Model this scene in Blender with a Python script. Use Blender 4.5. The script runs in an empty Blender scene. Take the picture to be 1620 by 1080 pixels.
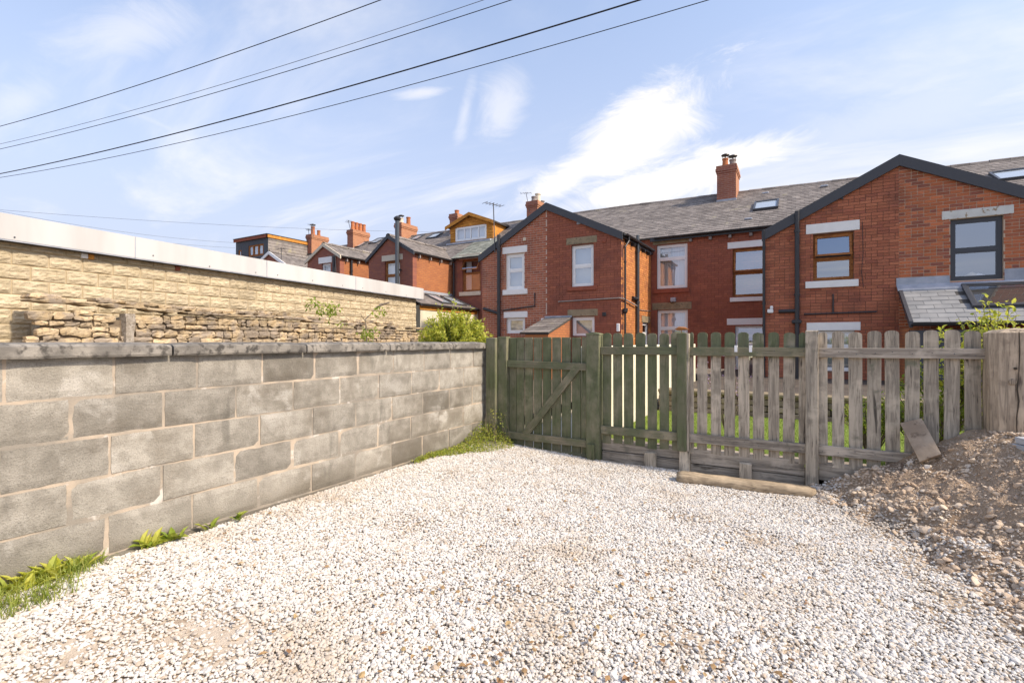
import bpy, bmesh, math, random
import numpy as np
from mathutils import Vector, Matrix, noise as mnoise
R = math.radians
random.seed(7); np.random.seed(7)
scene = bpy.context.scene
col = scene.collection

# ------------------------------------------------------------------ camera
H = 1.30; YAW = 30.1; F = 780.0
cam_d = bpy.data.cameras.new('camera'); cam = bpy.data.objects.new('camera', cam_d); col.objects.link(cam)
cam.location = (0, 0, H); cam.rotation_euler = (R(90), 0, R(YAW))
cam_d.sensor_width = 36; cam_d.lens = F / 1620 * 36; cam_d.clip_start = 0.05; cam_d.clip_end = 2000
scene.camera = cam
CS, SN = math.cos(R(YAW)), math.sin(R(YAW))
def ray(px, py):
    u = (px - 810) / F; w = (540 - py) / F
    return Vector((-SN + CS * u, CS + SN * u, w))          # per metre of depth
def at(px, py, Y):
    d = ray(px, py); t = Y / d.y; return Vector((d.x * t, Y, H + d.z * t))
def atx(px, py, X):
    d = ray(px, py); t = X / d.x; return Vector((X, d.y * t, H + d.z * t))
def atd(px, py, t):
    d = ray(px, py); return Vector((d.x * t, d.y * t, H + d.z * t))
def atz(px, py, z):
    d = ray(px, py); t = (z - H) / d.z; return Vector((d.x * t, d.y * t, z))

# ------------------------------------------------------------------ light
SUN_AZ = 4.0      # degrees from +X towards +Y
SUN_EL = 43.0
SUN_STR = 2.1; SKY_STR = 0.15; EXPO = 1.19
def nd(nt, typ, **kw):
    n = nt.nodes.new(typ)
    for k, v in kw.items():
        if k.startswith('i_'):
            key = k[2:]; key = int(key) if key.isdigit() else key
            n.inputs[key].default_value = v
        else: setattr(n, k, v)
    return n
def mth(nt, op, a, b=None, c=None, clamp=False):
    n = nt.nodes.new('ShaderNodeMath'); n.operation = op; n.use_clamp = clamp
    for i, v in enumerate((a, b, c)):
        if v is None: continue
        if isinstance(v, (int, float)): n.inputs[i].default_value = v
        else: nt.links.new(v, n.inputs[i])
    return n.outputs[0]
def sstep(nt, v, a, b, lo=0.0, hi=1.0):
    n = nt.nodes.new('ShaderNodeMapRange'); n.interpolation_type = 'SMOOTHSTEP'
    nt.links.new(v, n.inputs[0])
    for i, x in zip((1, 2, 3, 4), (a, b, lo, hi)): n.inputs[i].default_value = x
    return n.outputs[0]
def mixc(nt, f, a, b, blend='MIX'):
    n = nt.nodes.new('ShaderNodeMix'); n.data_type = 'RGBA'; n.blend_type = blend
    for s, v in ((0, f), (6, a), (7, b)):
        if isinstance(v, (int, float)): n.inputs[s].default_value = v
        elif isinstance(v, (tuple, list)): n.inputs[s].default_value = (*v[:3], 1)
        else: nt.links.new(v, n.inputs[s])
    return n.outputs[2]
def vdot(nt, v, vec):
    n = nt.nodes.new('ShaderNodeVectorMath'); n.operation = 'DOT_PRODUCT'
    nt.links.new(v, n.inputs[0]); n.inputs[1].default_value = vec; return n.outputs['Value']

world = bpy.data.worlds.new('World'); scene.world = world; world.use_nodes = True
wt = world.node_tree; wt.nodes.clear()
wo_ = nd(wt, 'ShaderNodeOutputWorld'); bg = nd(wt, 'ShaderNodeBackground'); bg.inputs[1].default_value = SKY_STR
sky = nd(wt, 'ShaderNodeTexSky'); sky.sky_type = 'NISHITA'; sky.sun_disc = False
sky.sun_elevation = R(SUN_EL); sky.sun_rotation = R(90 - SUN_AZ)
sky.air_density = 1.0; sky.dust_density = 1.2; sky.ozone_density = 1.4
tc = nd(wt, 'ShaderNodeTexCoord'); dirv = tc.outputs['Generated']
sep = nd(wt, 'ShaderNodeSeparateXYZ'); wt.links.new(dirv, sep.inputs[0])
zz = mth(wt, 'ADD', mth(wt, 'MAXIMUM', sep.outputs[2], 0.0), 0.18)
cmb = nd(wt, 'ShaderNodeCombineXYZ')
wt.links.new(mth(wt, 'DIVIDE', sep.outputs[0], zz), cmb.inputs[0]); wt.links.new(mth(wt, 'DIVIDE', sep.outputs[1], zz), cmb.inputs[1])
mp = nd(wt, 'ShaderNodeMapping'); mp.inputs['Rotation'].default_value = (0, 0, R(-25)); mp.inputs['Scale'].default_value = (0.55, 1.5, 1)
wt.links.new(cmb.outputs[0], mp.inputs[0])
def wnoise(vec, scale, detail=6, rough=.55, dist=0.0):
    n = nd(wt, 'ShaderNodeTexNoise'); n.inputs['Scale'].default_value = scale; n.inputs['Detail'].default_value = detail
    n.inputs['Roughness'].default_value = rough; n.inputs['Distortion'].default_value = dist
    wt.links.new(vec, n.inputs['Vector']); return n.outputs[0]
n1 = wnoise(mp.outputs[0], 1.1, 7, .6, .6); n2 = wnoise(cmb.outputs[0], 0.6, 3, .5)
mpf = nd(wt, 'ShaderNodeMapping'); mpf.inputs['Rotation'].default_value = (R(20), R(-35), 0); mpf.inputs['Scale'].default_value = (1.0, 1.0, 2.2); wt.links.new(dirv, mpf.inputs[0])
nf = wnoise(mpf.outputs[0], 6.0, 9, .68, .9); nm = wnoise(dirv, 3.2, 5, .55, .3)
cirrus = mth(wt, 'MULTIPLY', sstep(wt, n1, .45, .74), sstep(wt, n2, .32, .60))
# individual clouds of the sky: (pixel centre, end of long axis, half width in px, edge softness, density)
def blob(c, e, hw, dens, soft=.55):
    cv = ray(*c).normalized(); ev = ray(*e).normalized()
    ax = (ev - cv); L = ax.length; ax = (ax - cv * ax.dot(cv)).normalized(); ay = cv.cross(ax).normalized()
    hwid = hw / F * cv.dot(Vector((-SN, CS, 0)))
    a = mth(wt, 'DIVIDE', vdot(wt, dirv, ax), L)
    b = mth(wt, 'DIVIDE', vdot(wt, dirv, ay), hwid)
    front = mth(wt, 'GREATER_THAN', vdot(wt, dirv, cv), 0.5)
    r = mth(wt, 'SQRT', mth(wt, 'ADD', mth(wt, 'MULTIPLY', a, a), mth(wt, 'MULTIPLY', b, b)))
    r = mth(wt, 'ADD', r, mth(wt, 'MULTIPLY', mth(wt, 'SUBTRACT', nf, .5), 2.6))
    r = mth(wt, 'ADD', r, mth(wt, 'MULTIPLY', mth(wt, 'SUBTRACT', nm, .5), 1.4))
    m = sstep(wt, r, 1.0 - soft, 1.0 + soft * .6, 1.0, 0.0)
    return mth(wt, 'MULTIPLY', mth(wt, 'MULTIPLY', m, front), dens)
clouds = [blob((995, 218), (1135, 120), 50, 1.0, .75), blob((1045, 288), (1240, 232), 30, 1.0, .7), blob((890, 288), (990, 232), 24, .85, .8),
          blob((795, 175), (802, 125), 32, .45, .9), blob((668, 147), (710, 142), 8, .5, .8), blob((190, 60), (300, 15), 34, .40, 1.0),
          blob((735, 180), (745, 135), 10, .35, .9), blob((1400, 190), (1640, 110), 50, .22, 1.0), blob((30, 160), (90, 130), 22, .3, 1.0),
          blob((260, 200), (380, 255), 9, .25, 1.0)]
cl = mth(wt, 'MULTIPLY', cirrus, .75)
for b_ in clouds: cl = mth(wt, 'MAXIMUM', cl, b_)
horiz = sstep(wt, sep.outputs[2], 0.0, .72, .94, .16)          # thin high veil, thicker seen edge-on
veil = mth(wt, 'MAXIMUM', cl, horiz)
skyc = mixc(wt, veil, sky.outputs[0], (1.62, 1.84, 2.55))
skyc = mixc(wt, cl, skyc, (3.3, 3.4, 3.6))
wt.links.new(skyc, bg.inputs[0]); wt.links.new(bg.outputs[0], wo_.inputs[0])

sd = bpy.data.lights.new('sun', 'SUN'); sd.energy = SUN_STR; sd.angle = R(3.0); sd.color = (1, .93, .82)
sun = bpy.data.objects.new('sun', sd); col.objects.link(sun); sun.location = (30, 8, 30)
sv = Vector((math.cos(R(SUN_EL)) * math.cos(R(SUN_AZ)), math.cos(R(SUN_EL)) * math.sin(R(SUN_AZ)), math.sin(R(SUN_EL))))
sun.rotation_euler = sv.to_track_quat('Z', 'Y').to_euler()
vs = scene.view_settings; vs.view_transform = 'Standard'; vs.look = 'None'; vs.exposure = EXPO; vs.gamma = 1; vs.use_curve_mapping = False
vs.use_white_balance = True; vs.white_balance_temperature = 7150; vs.white_balance_tint = 12      # the photograph is balanced for open shade
scene.render.engine = 'CYCLES'; scene.cycles.max_bounces = 5; scene.cycles.diffuse_bounces = 3; scene.cycles.glossy_bounces = 2; scene.cycles.transmission_bounces = 2; scene.cycles.transparent_max_bounces = 8

# ------------------------------------------------------------------ helpers
def tag(o, label=None, cat=None, group=None, kind=None):
    if label: o['label'] = label
    if cat: o['category'] = cat
    if group: o['group'] = group
    if kind: o['kind'] = kind
    return o
WO = {}
def place(o, origin, parent):
    WO[o.name] = Vector(origin)
    if parent is not None:
        o.parent = parent; o.location = Vector(origin) - WO[parent.name]
    else: o.location = origin
def empty(name, loc, label=None, cat=None, group=None, kind=None):
    o = bpy.data.objects.new(name, None); o.empty_display_size = .2; col.objects.link(o)
    place(o, loc, None); return tag(o, label, cat, group, kind)
class MB:
    def __init__(s): s.v = []; s.f = []
    def add(s, vs, fs):
        b = len(s.v); s.v += [tuple(p) for p in vs]; s.f += [tuple(b + i for i in f) for f in fs]; return s
    def hexa(s, p): return s.add(p, [(0, 3, 2, 1), (4, 5, 6, 7), (0, 1, 5, 4), (1, 2, 6, 5), (2, 3, 7, 6), (3, 0, 4, 7)])
    def box(s, x0, x1, y0, y1, z0, z1):
        return s.hexa([(x0, y0, z0), (x1, y0, z0), (x1, y1, z0), (x0, y1, z0), (x0, y0, z1), (x1, y0, z1), (x1, y1, z1), (x0, y1, z1)])
    def cbox(s, x0, x1, y0, y1, z0, z1, c=.005, jit=0.0, M=None):
        xs, ys, zs = (x0, x1), (y0, y1), (z0, z1); vs = []; idx = {}
        for i in (0, 1):
            for j in (0, 1):
                for k in (0, 1):
                    for a in range(3):
                        p = [xs[i], ys[j], zs[k]]; sg = (1 - 2 * i, 1 - 2 * j, 1 - 2 * k)
                        for b in range(3):
                            if b != a: p[b] += sg[b] * c
                        if jit: p = [q + random.uniform(-jit, jit) for q in p]
                        idx[(i, j, k, a)] = len(vs); vs.append(p)
        g = lambda i, j, k, a: idx[(i, j, k, a)]
        fs = []
        for v in (0, 1):
            fs.append([g(v, 0, 0, 0), g(v, 1, 0, 0), g(v, 1, 1, 0), g(v, 0, 1, 0)]); fs.append([g(0, v, 0, 1), g(1, v, 0, 1), g(1, v, 1, 1), g(0, v, 1, 1)])
            fs.append([g(0, 0, v, 2), g(1, 0, v, 2), g(1, 1, v, 2), g(0, 1, v, 2)])
        for p in (0, 1):
            for q in (0, 1):
                fs.append([g(0, p, q, 1), g(1, p, q, 1), g(1, p, q, 2), g(0, p, q, 2)])
                fs.append([g(p, 0, q, 0), g(p, 1, q, 0), g(p, 1, q, 2), g(p, 0, q, 2)])
                fs.append([g(p, q, 0, 0), g(p, q, 1, 0), g(p, q, 1, 1), g(p, q, 0, 1)])
        for i in (0, 1):
            for j in (0, 1):
                for k in (0, 1): fs.append([g(i, j, k, 0), g(i, j, k, 1), g(i, j, k, 2)])
        if M is not None: vs = [M @ Vector(p) for p in vs]
        return s.add(vs, fs)
    def prism(s, poly, d):                      # poly: list of points, d: extrusion vector
        n = len(poly); d = Vector(d); a = [Vector(p) for p in poly]
        return s.add(a + [p + d for p in a], [tuple(range(n)), tuple(range(2 * n - 1, n - 1, -1))] + [(i, (i + 1) % n, n + (i + 1) % n, n + i) for i in range(n)])
    def tube(s, pts, r, n=8, caps=True, radii=None):
        pts = [Vector(p) for p in pts]; rings = []; vs = []; fs = []; prev = None
        for i, p in enumerate(pts):
            t = (pts[min(i + 1, len(pts) - 1)] - pts[max(i - 1, 0)]).normalized()
            if prev is None: a = t.orthogonal().normalized()
            else: a = (prev - t * prev.dot(t)).normalized()
            prev = a; b = t.cross(a); rr = radii[i] if radii else r
            for k in range(n):
                th = 2 * math.pi * k / n; vs.append(p + (a * math.cos(th) + b * math.sin(th)) * rr)
        for i in range(len(pts) - 1):
            for k in range(n): fs.append((i * n + k, i * n + (k + 1) % n, (i + 1) * n + (k + 1) % n, (i + 1) * n + k))
        if caps: fs.append(tuple(range(n - 1, -1, -1))); fs.append(tuple((len(pts) - 1) * n + k for k in range(n)))
        return s.add(vs, fs)
    def lathe(s, c, prof, n=14):
        c = Vector(c); vs = []; fs = []
        for r, z in prof:
            for k in range(n): th = 2 * math.pi * k / n; vs.append((c.x + r * math.cos(th), c.y + r * math.sin(th), c.z + z))
        for i in range(len(prof) - 1):
            for k in range(n): fs.append((i * n + k, i * n + (k + 1) % n, (i + 1) * n + (k + 1) % n, (i + 1) * n + k))
        fs.append(tuple(range(n - 1, -1, -1))); fs.append(tuple((len(prof) - 1) * n + k for k in range(n)))
        return s.add(vs, fs)
    def mesh(s, name, smooth=False, origin=(0, 0, 0), fixn=True):
        o = origin; me = bpy.data.meshes.new(name)
        me.from_pydata([(x - o[0], y - o[1], z - o[2]) for x, y, z in s.v], [], s.f); me.update()
        if fixn:
            bm = bmesh.new(); bm.from_mesh(me); bmesh.ops.recalc_face_normals(bm, faces=bm.faces); bm.to_mesh(me); bm.free()
        if smooth: me.polygons.foreach_set('use_smooth', [True] * len(me.polygons))
        return me
    def build(s, name, mat, parent=None, origin=None, smooth=False, label=None, cat=None, group=None, kind=None, fixn=True):
        if origin is None:
            a = np.array(s.v); origin = Vector(((a[:, 0].min() + a[:, 0].max()) / 2, (a[:, 1].min() + a[:, 1].max()) / 2, a[:, 2].min()))
            origin = Vector([float(q) for q in origin])
        me = s.mesh(name, smooth, origin, fixn); me.materials.append(mat)
        o = bpy.data.objects.new(name, me); col.objects.link(o); place(o, origin, parent); return tag(o, label, cat, group, kind)
def inst(name, me, loc, parent, rot=(0, 0, 0), scale=(1, 1, 1)):
    o = bpy.data.objects.new(name, me); col.objects.link(o); place(o, loc, parent); o.rotation_euler = rot; o.scale = scale; return o

# ------------------------------------------------------------------ materials
def mat_base(name):
    m = bpy.data.materials.new(name); m.use_nodes = True; nt = m.node_tree; nt.nodes.clear()
    out = nd(nt, 'ShaderNodeOutputMaterial'); b = nd(nt, 'ShaderNodeBsdfPrincipled'); nt.links.new(b.outputs[0], out.inputs[0])
    return m, nt, b
def coords(nt, kind, stretch=(1, 1, 1)):
    if kind == 'pos': v = nd(nt, 'ShaderNodeNewGeometry').outputs['Position']
    else:
        t = nd(nt, 'ShaderNodeTexCoord'); v = t.outputs['Object']
        oi = nd(nt, 'ShaderNodeObjectInfo'); a = nd(nt, 'ShaderNodeVectorMath'); a.operation = 'ADD'
        c = nd(nt, 'ShaderNodeCombineXYZ'); r = mth(nt, 'MULTIPLY', oi.outputs['Random'], 57.0)
        for i in range(3): nt.links.new(r, c.inputs[i])
        nt.links.new(v, a.inputs[0]); nt.links.new(c.outputs[0], a.inputs[1]); v = a.outputs[0]
    mp = nd(nt, 'ShaderNodeMapping'); mp.inputs['Scale'].default_value = stretch; nt.links.new(v, mp.inputs[0]); return mp.outputs[0]
def noise(nt, v, scale, detail=5, rough=.55, dist=0):
    n = nd(nt, 'ShaderNodeTexNoise'); n.inputs['Scale'].default_value = scale; n.inputs['Detail'].default_value = detail
    n.inputs['Roughness'].default_value = rough; n.inputs['Distortion'].default_value = dist; nt.links.new(v, n.inputs['Vector']); return n.outputs[0]
def rnd(nt):
    oi = nd(nt, 'ShaderNodeObjectInfo'); g = nd(nt, 'ShaderNodeNewGeometry')
    return mth(nt, 'FRACT', mth(nt, 'ADD', oi.outputs['Random'], g.outputs['Random Per Island']))
def vary(nt, c, r, amt):
    h = nd(nt, 'ShaderNodeHueSaturation'); nt.links.new(c, h.inputs['Color'])
    nt.links.new(mth(nt, 'ADD', mth(nt, 'MULTIPLY', r, 2 * amt), 1 - amt), h.inputs['Value']); return h.outputs[0]
def bump(nt, b, h, strength, dist=.01):
    n = nd(nt, 'ShaderNodeBump'); n.inputs['Strength'].default_value = strength; n.inputs['Distance'].default_value = dist
    nt.links.new(h, n.inputs['Height']); nt.links.new(n.outputs[0], b.inputs['Normal'])
def gen(name, c1, c2, s=3.0, c3=None, s3=30.0, t3=(.6, .75), c4=None, s4=1.5, t4=(.55, .7), rough=.85, bs=.4, bscale=40, bdist=.006, var=.15, kind='pos', stretch=(1, 1, 1), spec=.3, metal=0, lo=.35, hi=.65):
    m, nt, b = mat_base(name); v = coords(nt, kind, stretch)
    c = mixc(nt, sstep(nt, noise(nt, v, s), lo, hi), c1, c2)
    if c4: c = mixc(nt, sstep(nt, noise(nt, v, s4, 6, .6), *t4), c, c4)
    if c3: c = mixc(nt, sstep(nt, noise(nt, v, s3, 4, .6), *t3), c, c3)
    if var: c = vary(nt, c, rnd(nt), var)
    nt.links.new(c, b.inputs['Base Color']); b.inputs['Roughness'].default_value = rough; b.inputs['Specular IOR Level'].default_value = spec; b.inputs['Metallic'].default_value = metal
    if bs: bump(nt, b, noise(nt, v, bscale, 6, .65), bs, bdist)
    return m
def blockmat():
    m, nt, b = mat_base('stained_concrete_block'); v = coords(nt, 'pos'); r = rnd(nt)
    c = mixc(nt, sstep(nt, noise(nt, v, 7, 6, .65), .35, .65), (.275, .252, .213), (.41, .378, .325))
    c = mixc(nt, sstep(nt, noise(nt, v, 1.7, 6, .6), .50, .66, 0, .75), c, (.19, .165, .13))           # brown damp staining
    c = mixc(nt, sstep(nt, noise(nt, v, 2.9, 5, .6, .6), .58, .70, 0, .8), c, (.47, .44, .39))           # efflorescence and mortar smears
    c = mixc(nt, sstep(nt, noise(nt, coords(nt, 'pos', (1, 1, .22)), 5.5, 5, .6), .60, .72, 0, .6), c, (.14, .13, .11))   # run-off streaks
    c = mixc(nt, sstep(nt, noise(nt, v, 150, 4, .7), .50, .72, 0, .8), c, (.15, .14, .12))
    z = nd(nt, 'ShaderNodeSeparateXYZ'); nt.links.new(nd(nt, 'ShaderNodeNewGeometry').outputs['Position'], z.inputs[0])
    sp = sstep(nt, mth(nt, 'SUBTRACT', mth(nt, 'MULTIPLY', noise(nt, v, 3.5, 6, .7), .55), z.outputs[2]), .02, .20, 0, .7)      # splashed soil
    c = mixc(nt, sp, c, (.15, .13, .10))
    c = vary(nt, c, r, .22)
    nt.links.new(c, b.inputs['Base Color']); b.inputs['Roughness'].default_value = .92; b.inputs['Specular IOR Level'].default_value = .2
    bump(nt, b, mth(nt, 'ADD', noise(nt, v, 100, 6, .7), mth(nt, 'MULTIPLY', noise(nt, v, 14, 4), .8)), 1.0, .008); return m
def brickmat(name, cols, var=.2):
    m, nt, b = mat_base(name); v = coords(nt, 'pos'); r = rnd(nt)
    cr = nd(nt, 'ShaderNodeValToRGB'); cr.color_ramp.interpolation = 'LINEAR'
    e = cr.color_ramp.elements
    while len(e) < len(cols): e.new(.5)
    for i, c in enumerate(cols): e[i].position = i / (len(cols) - 1); e[i].color = (*c, 1)
    nt.links.new(r, cr.inputs[0]); c = cr.outputs[0]
    c = mixc(nt, sstep(nt, noise(nt, v, 1.3, 4), .5, .75, 0, .55), c, (.13, .055, .045))      # old soot
    c = mixc(nt, sstep(nt, noise(nt, v, 45, 4), .4, .7, 0, .35), c, (.16, .06, .045))
    c = vary(nt, c, mth(nt, 'FRACT', mth(nt, 'MULTIPLY', r, 7.3)), var)
    nt.links.new(c, b.inputs['Base Color']); b.inputs['Roughness'].default_value = .85; b.inputs['Specular IOR Level'].default_value = .25
    bump(nt, b, noise(nt, v, 60, 5), .4, .005); return m
def brickwall(name, cols, mortar, axis, soot=.5):      # far walls: bricks too small to build
    m, nt, b = mat_base(name); g = nd(nt, 'ShaderNodeNewGeometry'); sp = nd(nt, 'ShaderNodeSeparateXYZ'); nt.links.new(g.outputs['Position'], sp.inputs[0])
    c = nd(nt, 'ShaderNodeCombineXYZ'); nt.links.new(sp.outputs[0 if axis == 'x' else 1], c.inputs[0]); nt.links.new(sp.outputs[2], c.inputs[1])
    t = nd(nt, 'ShaderNodeTexBrick'); nt.links.new(c.outputs[0], t.inputs['Vector'])
    t.inputs['Color1'].default_value = (*cols[0], 1); t.inputs['Color2'].default_value = (*cols[1], 1); t.inputs['Mortar'].default_value = (*mortar, 1)
    t.inputs['Scale'].default_value = 1; t.inputs['Brick Width'].default_value = .225; t.inputs['Row Height'].default_value = .075
    t.inputs['Mortar Size'].default_value = .008; t.inputs['Bias'].default_value = 0
    v = coords(nt, 'pos'); cc = mixc(nt, sstep(nt, noise(nt, v, 1.2, 4), .45, .75, 0, soot), t.outputs[0], (.14, .06, .05))
    cc = mixc(nt, sstep(nt, noise(nt, v, 5, 4), .5, .7, 0, .4), cc, (.34, .12, .05))
    nt.links.new(cc, b.inputs['Base Color']); b.inputs['Roughness'].default_value = .88
    bump(nt, b, t.outputs['Fac'], -.5, .006); return m
def wood(name, c1, c2, axis=2, green=None, gmode=None, gcol=(.075, .095, .05), dark=(.06, .05, .04), var=.18):
    m, nt, b = mat_base(name)
    st = [14, 14, 14]; st[axis] = .9; v = coords(nt, 'obj', tuple(st)); vo = coords(nt, 'obj')
    g1 = noise(nt, v, 2.2, 6, .65, .6); g2 = noise(nt, v, 7, 4, .6)
    st2 = [5, 5, 5]; st2[axis] = .7; kn = noise(nt, coords(nt, 'obj', tuple(st2)), 1.6, 3, .5, 1.6)
    c = mixc(nt, sstep(nt, g1, .38, .62), tuple(q * 1.12 for q in c1), tuple(q * .88 for q in c2))
    c = mixc(nt, sstep(nt, g2, .56, .68, 0, .7), c, dark)
    c = mixc(nt, sstep(nt, kn, .64, .70, 0, .85), c, dark)
    c = mixc(nt, sstep(nt, noise(nt, vo, 5, 4), .52, .70, 0, .6), c, tuple(q * 1.5 for q in c1))
    c = mixc(nt, sstep(nt, noise(nt, vo, 9, 4), .58, .72, 0, .5), c, tuple(q * .6 for q in c2))
    c = vary(nt, c, rnd(nt), var)
    if gmode:
        z = nd(nt, 'ShaderNodeSeparateXYZ'); nt.links.new(nd(nt, 'ShaderNodeNewGeometry').outputs['Position'], z.inputs[0])
        ns = noise(nt, vo, 4.5, 5, .6)
        if gmode == 'all': f = sstep(nt, ns, .30, .66, green, .93)
        elif gmode == 'top':
            f = mth(nt, 'MULTIPLY', sstep(nt, mth(nt, 'ADD', z.outputs[2], mth(nt, 'MULTIPLY', ns, .12)), 1.185, 1.245), sstep(nt, ns, .25, .55, .35, green))
        else: f = sstep(nt, ns, .60, .72, 0, green)
        gc = mixc(nt, sstep(nt, g1, .35, .7), gcol, tuple(q * 1.7 for q in gcol))
        c = mixc(nt, f, c, gc)
    nt.links.new(c, b.inputs['Base Color']); b.inputs['Roughness'].default_value = .88; b.inputs['Specular IOR Level'].default_value = .2
    bump(nt, b, mth(nt, 'ADD', g1, mth(nt, 'MULTIPLY', g2, .6)), .55, .004); return m
def plain(name, c, rough=.5, metal=0, var=0.0, spec=.5):
    m, nt, b = mat_base(name); v = coords(nt, 'pos')
    cc = mixc(nt, sstep(nt, noise(nt, v, 5, 5), .40, .75, 0, .2), c, tuple(q * .72 for q in c))
    nt.links.new(cc, b.inputs['Base Color']); b.inputs['Roughness'].default_value = rough; b.inputs['Metallic'].default_value = metal; b.inputs['Specular IOR Level'].default_value = spec
    return m
def glass(name, refl=.5, tint=(.9, .95, 1)):
    m, nt, b = mat_base(name); nt.nodes.remove(b); out = [n for n in nt.nodes if n.type == 'OUTPUT_MATERIAL'][0]
    gl = nd(nt, 'ShaderNodeBsdfGlossy'); gl.inputs['Roughness'].default_value = .02; gl.inputs['Color'].default_value = (*tint, 1)
    tr = nd(nt, 'ShaderNodeBsdfTransparent'); mx = nd(nt, 'ShaderNodeMixShader'); mx.inputs[0].default_value = refl
    nt.links.new(tr.outputs[0], mx.inputs[1]); nt.links.new(gl.outputs[0], mx.inputs[2]); nt.links.new(mx.outputs[0], out.inputs[0])
    bp = nd(nt, 'ShaderNodeBump'); bp.inputs['Strength'].default_value = .03; nt.links.new(noise(nt, coords(nt, 'pos'), 2.5, 2), bp.inputs['Height']); nt.links.new(bp.outputs[0], gl.inputs['Normal'])
    return m
def leafmat(name, c1, c2, c3, trans=.35):
    m, nt, b = mat_base(name); r = rnd(nt)
    cr = nd(nt, 'ShaderNodeValToRGB'); e = cr.color_ramp.elements; e.new(.5)
    for i, c in enumerate((c1, c2, c3)): e[i].position = i / 2; e[i].color = (*c, 1)
    nt.links.new(r, cr.inputs[0]); nt.links.new(cr.outputs[0], b.inputs['Base Color']); b.inputs['Roughness'].default_value = .55
    out = [n for n in nt.nodes if n.type == 'OUTPUT_MATERIAL'][0]
    tl = nd(nt, 'ShaderNodeBsdfTranslucent'); nt.links.new(cr.outputs[0], tl.inputs[0]); mx = nd(nt, 'ShaderNodeMixShader'); mx.inputs[0].default_value = trans
    nt.links.new(b.outputs[0], mx.inputs[1]); nt.links.new(tl.outputs[0], mx.inputs[2]); nt.links.new(mx.outputs[0], out.inputs[0]); return m

MT = {}
MT['block'] = blockmat()
MT['mortar'] = gen('pale_mortar', (.27, .24, .20), (.50, .405, .31), 3.2, (.60, .55, .49), 7, (.58, .68), bs=.6, bscale=90, var=0)
MT['coping'] = gen('weathered_coping', (.15, .138, .122), (.28, .255, .22), 7, (.075, .068, .06), 18, (.48, .66), (.42, .36, .20), 7, (.66, .74), bs=.8, bscale=70, var=.12)
MT['garage_block'] = gen('buff_stone_block', (.48, .395, .26), (.57, .475, .33), 6, (.34, .265, .165), 30, (.55, .72), (.40, .33, .225), 1.3, (.52, .70), bs=.8, bscale=60, bdist=.01, var=.10)
MT['garage_mortar'] = gen('buff_mortar', (.44, .345, .215), (.50, .40, .26), 4, bs=.4, var=0)
MT['fascia'] = gen('white_painted_fascia', (.60, .59, .58), (.50, .49, .475), 1.2, stretch=(1, 1, .15), rough=.5, bs=0, var=.03)
MT['rubble'] = gen('rubble_sandstone', (.44, .325, .19), (.52, .41, .27), 7, (.20, .15, .10), 22, (.50, .70), (.30, .245, .19), 3, (.45, .60), bs=.8, bscale=45, bdist=.01, var=.28)
MT['dark_core'] = gen('dark_wall_core', (.05, .04, .03), (.09, .07, .05), 5, var=0)
MT['earth_core'] = gen('earthy_wall_core', (.16, .12, .085), (.24, .19, .13), 9, var=0)
MT['lime'] = gen('crumbling_lime_render', (.50, .44, .37), (.34, .29, .23), 14, (.22, .18, .13), 30, (.55, .7), bs=1, bscale=40, bdist=.02)
BR = {'R': [(.47, .165, .092), (.43, .145, .08), (.49, .175, .095), (.38, .125, .078), (.45, .15, .08)], 'RR': [(0.569, 0.174, 0.076), (0.492, 0.143, 0.062), (0.595, 0.186, 0.083), (0.284, 0.099, 0.070), (0.530, 0.155, 0.062)], 'M': [(0.356, 0.118, 0.071), (0.337, 0.110, 0.069), (0.396, 0.132, 0.075), (0.323, 0.108, 0.071), (0.370, 0.122, 0.071)], 'ML': [(0.436, 0.144, 0.086), (0.475, 0.158, 0.086), (0.383, 0.122, 0.071), (0.502, 0.173, 0.086)], 'side': [(0.607, 0.245, 0.079), (0.528, 0.202, 0.071), (0.634, 0.266, 0.086), (0.475, 0.173, 0.071)]}  # 'side' is a sunlit copy of M: sunshine painted in as bright orange
for k, c in BR.items(): MT['brick_' + k] = brickmat('red_brick_' + k, c, .10 if k == 'M' else .14)
MT['mort_R'] = gen('brick_joint_dark', (.15, .075, .052), (.22, .12, .085), 2, var=0, bs=.2)
MT['mort_RR'] = gen('brick_joint_tan', (.58, .43, .31), (.64, .49, .37), 2, var=0, bs=.2)
MT['mort_M'] = gen('brick_joint_red', (.16, .066, .046), (.22, .09, .06), 2, var=0, bs=.2)
MT['mort_ML'] = gen('brick_joint_pale', (.56, .42, .34), (.62, .48, .40), 2, var=0, bs=.2)
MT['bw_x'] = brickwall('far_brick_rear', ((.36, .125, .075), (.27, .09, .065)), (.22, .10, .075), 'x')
MT['bw_y'] = brickwall('far_brick_sunlit_side', ((.46, .17, .06), (.38, .13, .05)), (.26, .12, .06), 'y', .35)  # sunlight painted into the colour: brighter, more orange than the rear walls
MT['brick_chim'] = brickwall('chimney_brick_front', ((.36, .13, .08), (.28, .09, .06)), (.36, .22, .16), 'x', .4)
MT['brick_chim_y'] = brickwall('chimney_brick_sunlit_side', ((.46, .20, .10), (.40, .16, .08)), (.40, .24, .15), 'y', .3)  # lit copy of the front brick, sunshine put into its lighter colour
MT['slate'] = gen('old_slate', (.17, .148, .135), (.245, .215, .195), 3, (.30, .27, .24), 12, (.58, .72), (.30, .27, .17), 1.5, (.6, .75), rough=.75, bs=.5, bscale=50, var=.20)
MT['slate_green'] = gen('green_slate', (.20, .21, .18), (.28, .29, .25), 3, bs=.5, var=.25, rough=.75)
MT['slate_new'] = gen('grey_slate', (.24, .245, .25), (.29, .29, .29), 4, rough=.6, bs=.3, bscale=80, var=.10)
MT['roof_base'] = plain('roof_underlay', (.07, .065, .06), .9)
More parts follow.
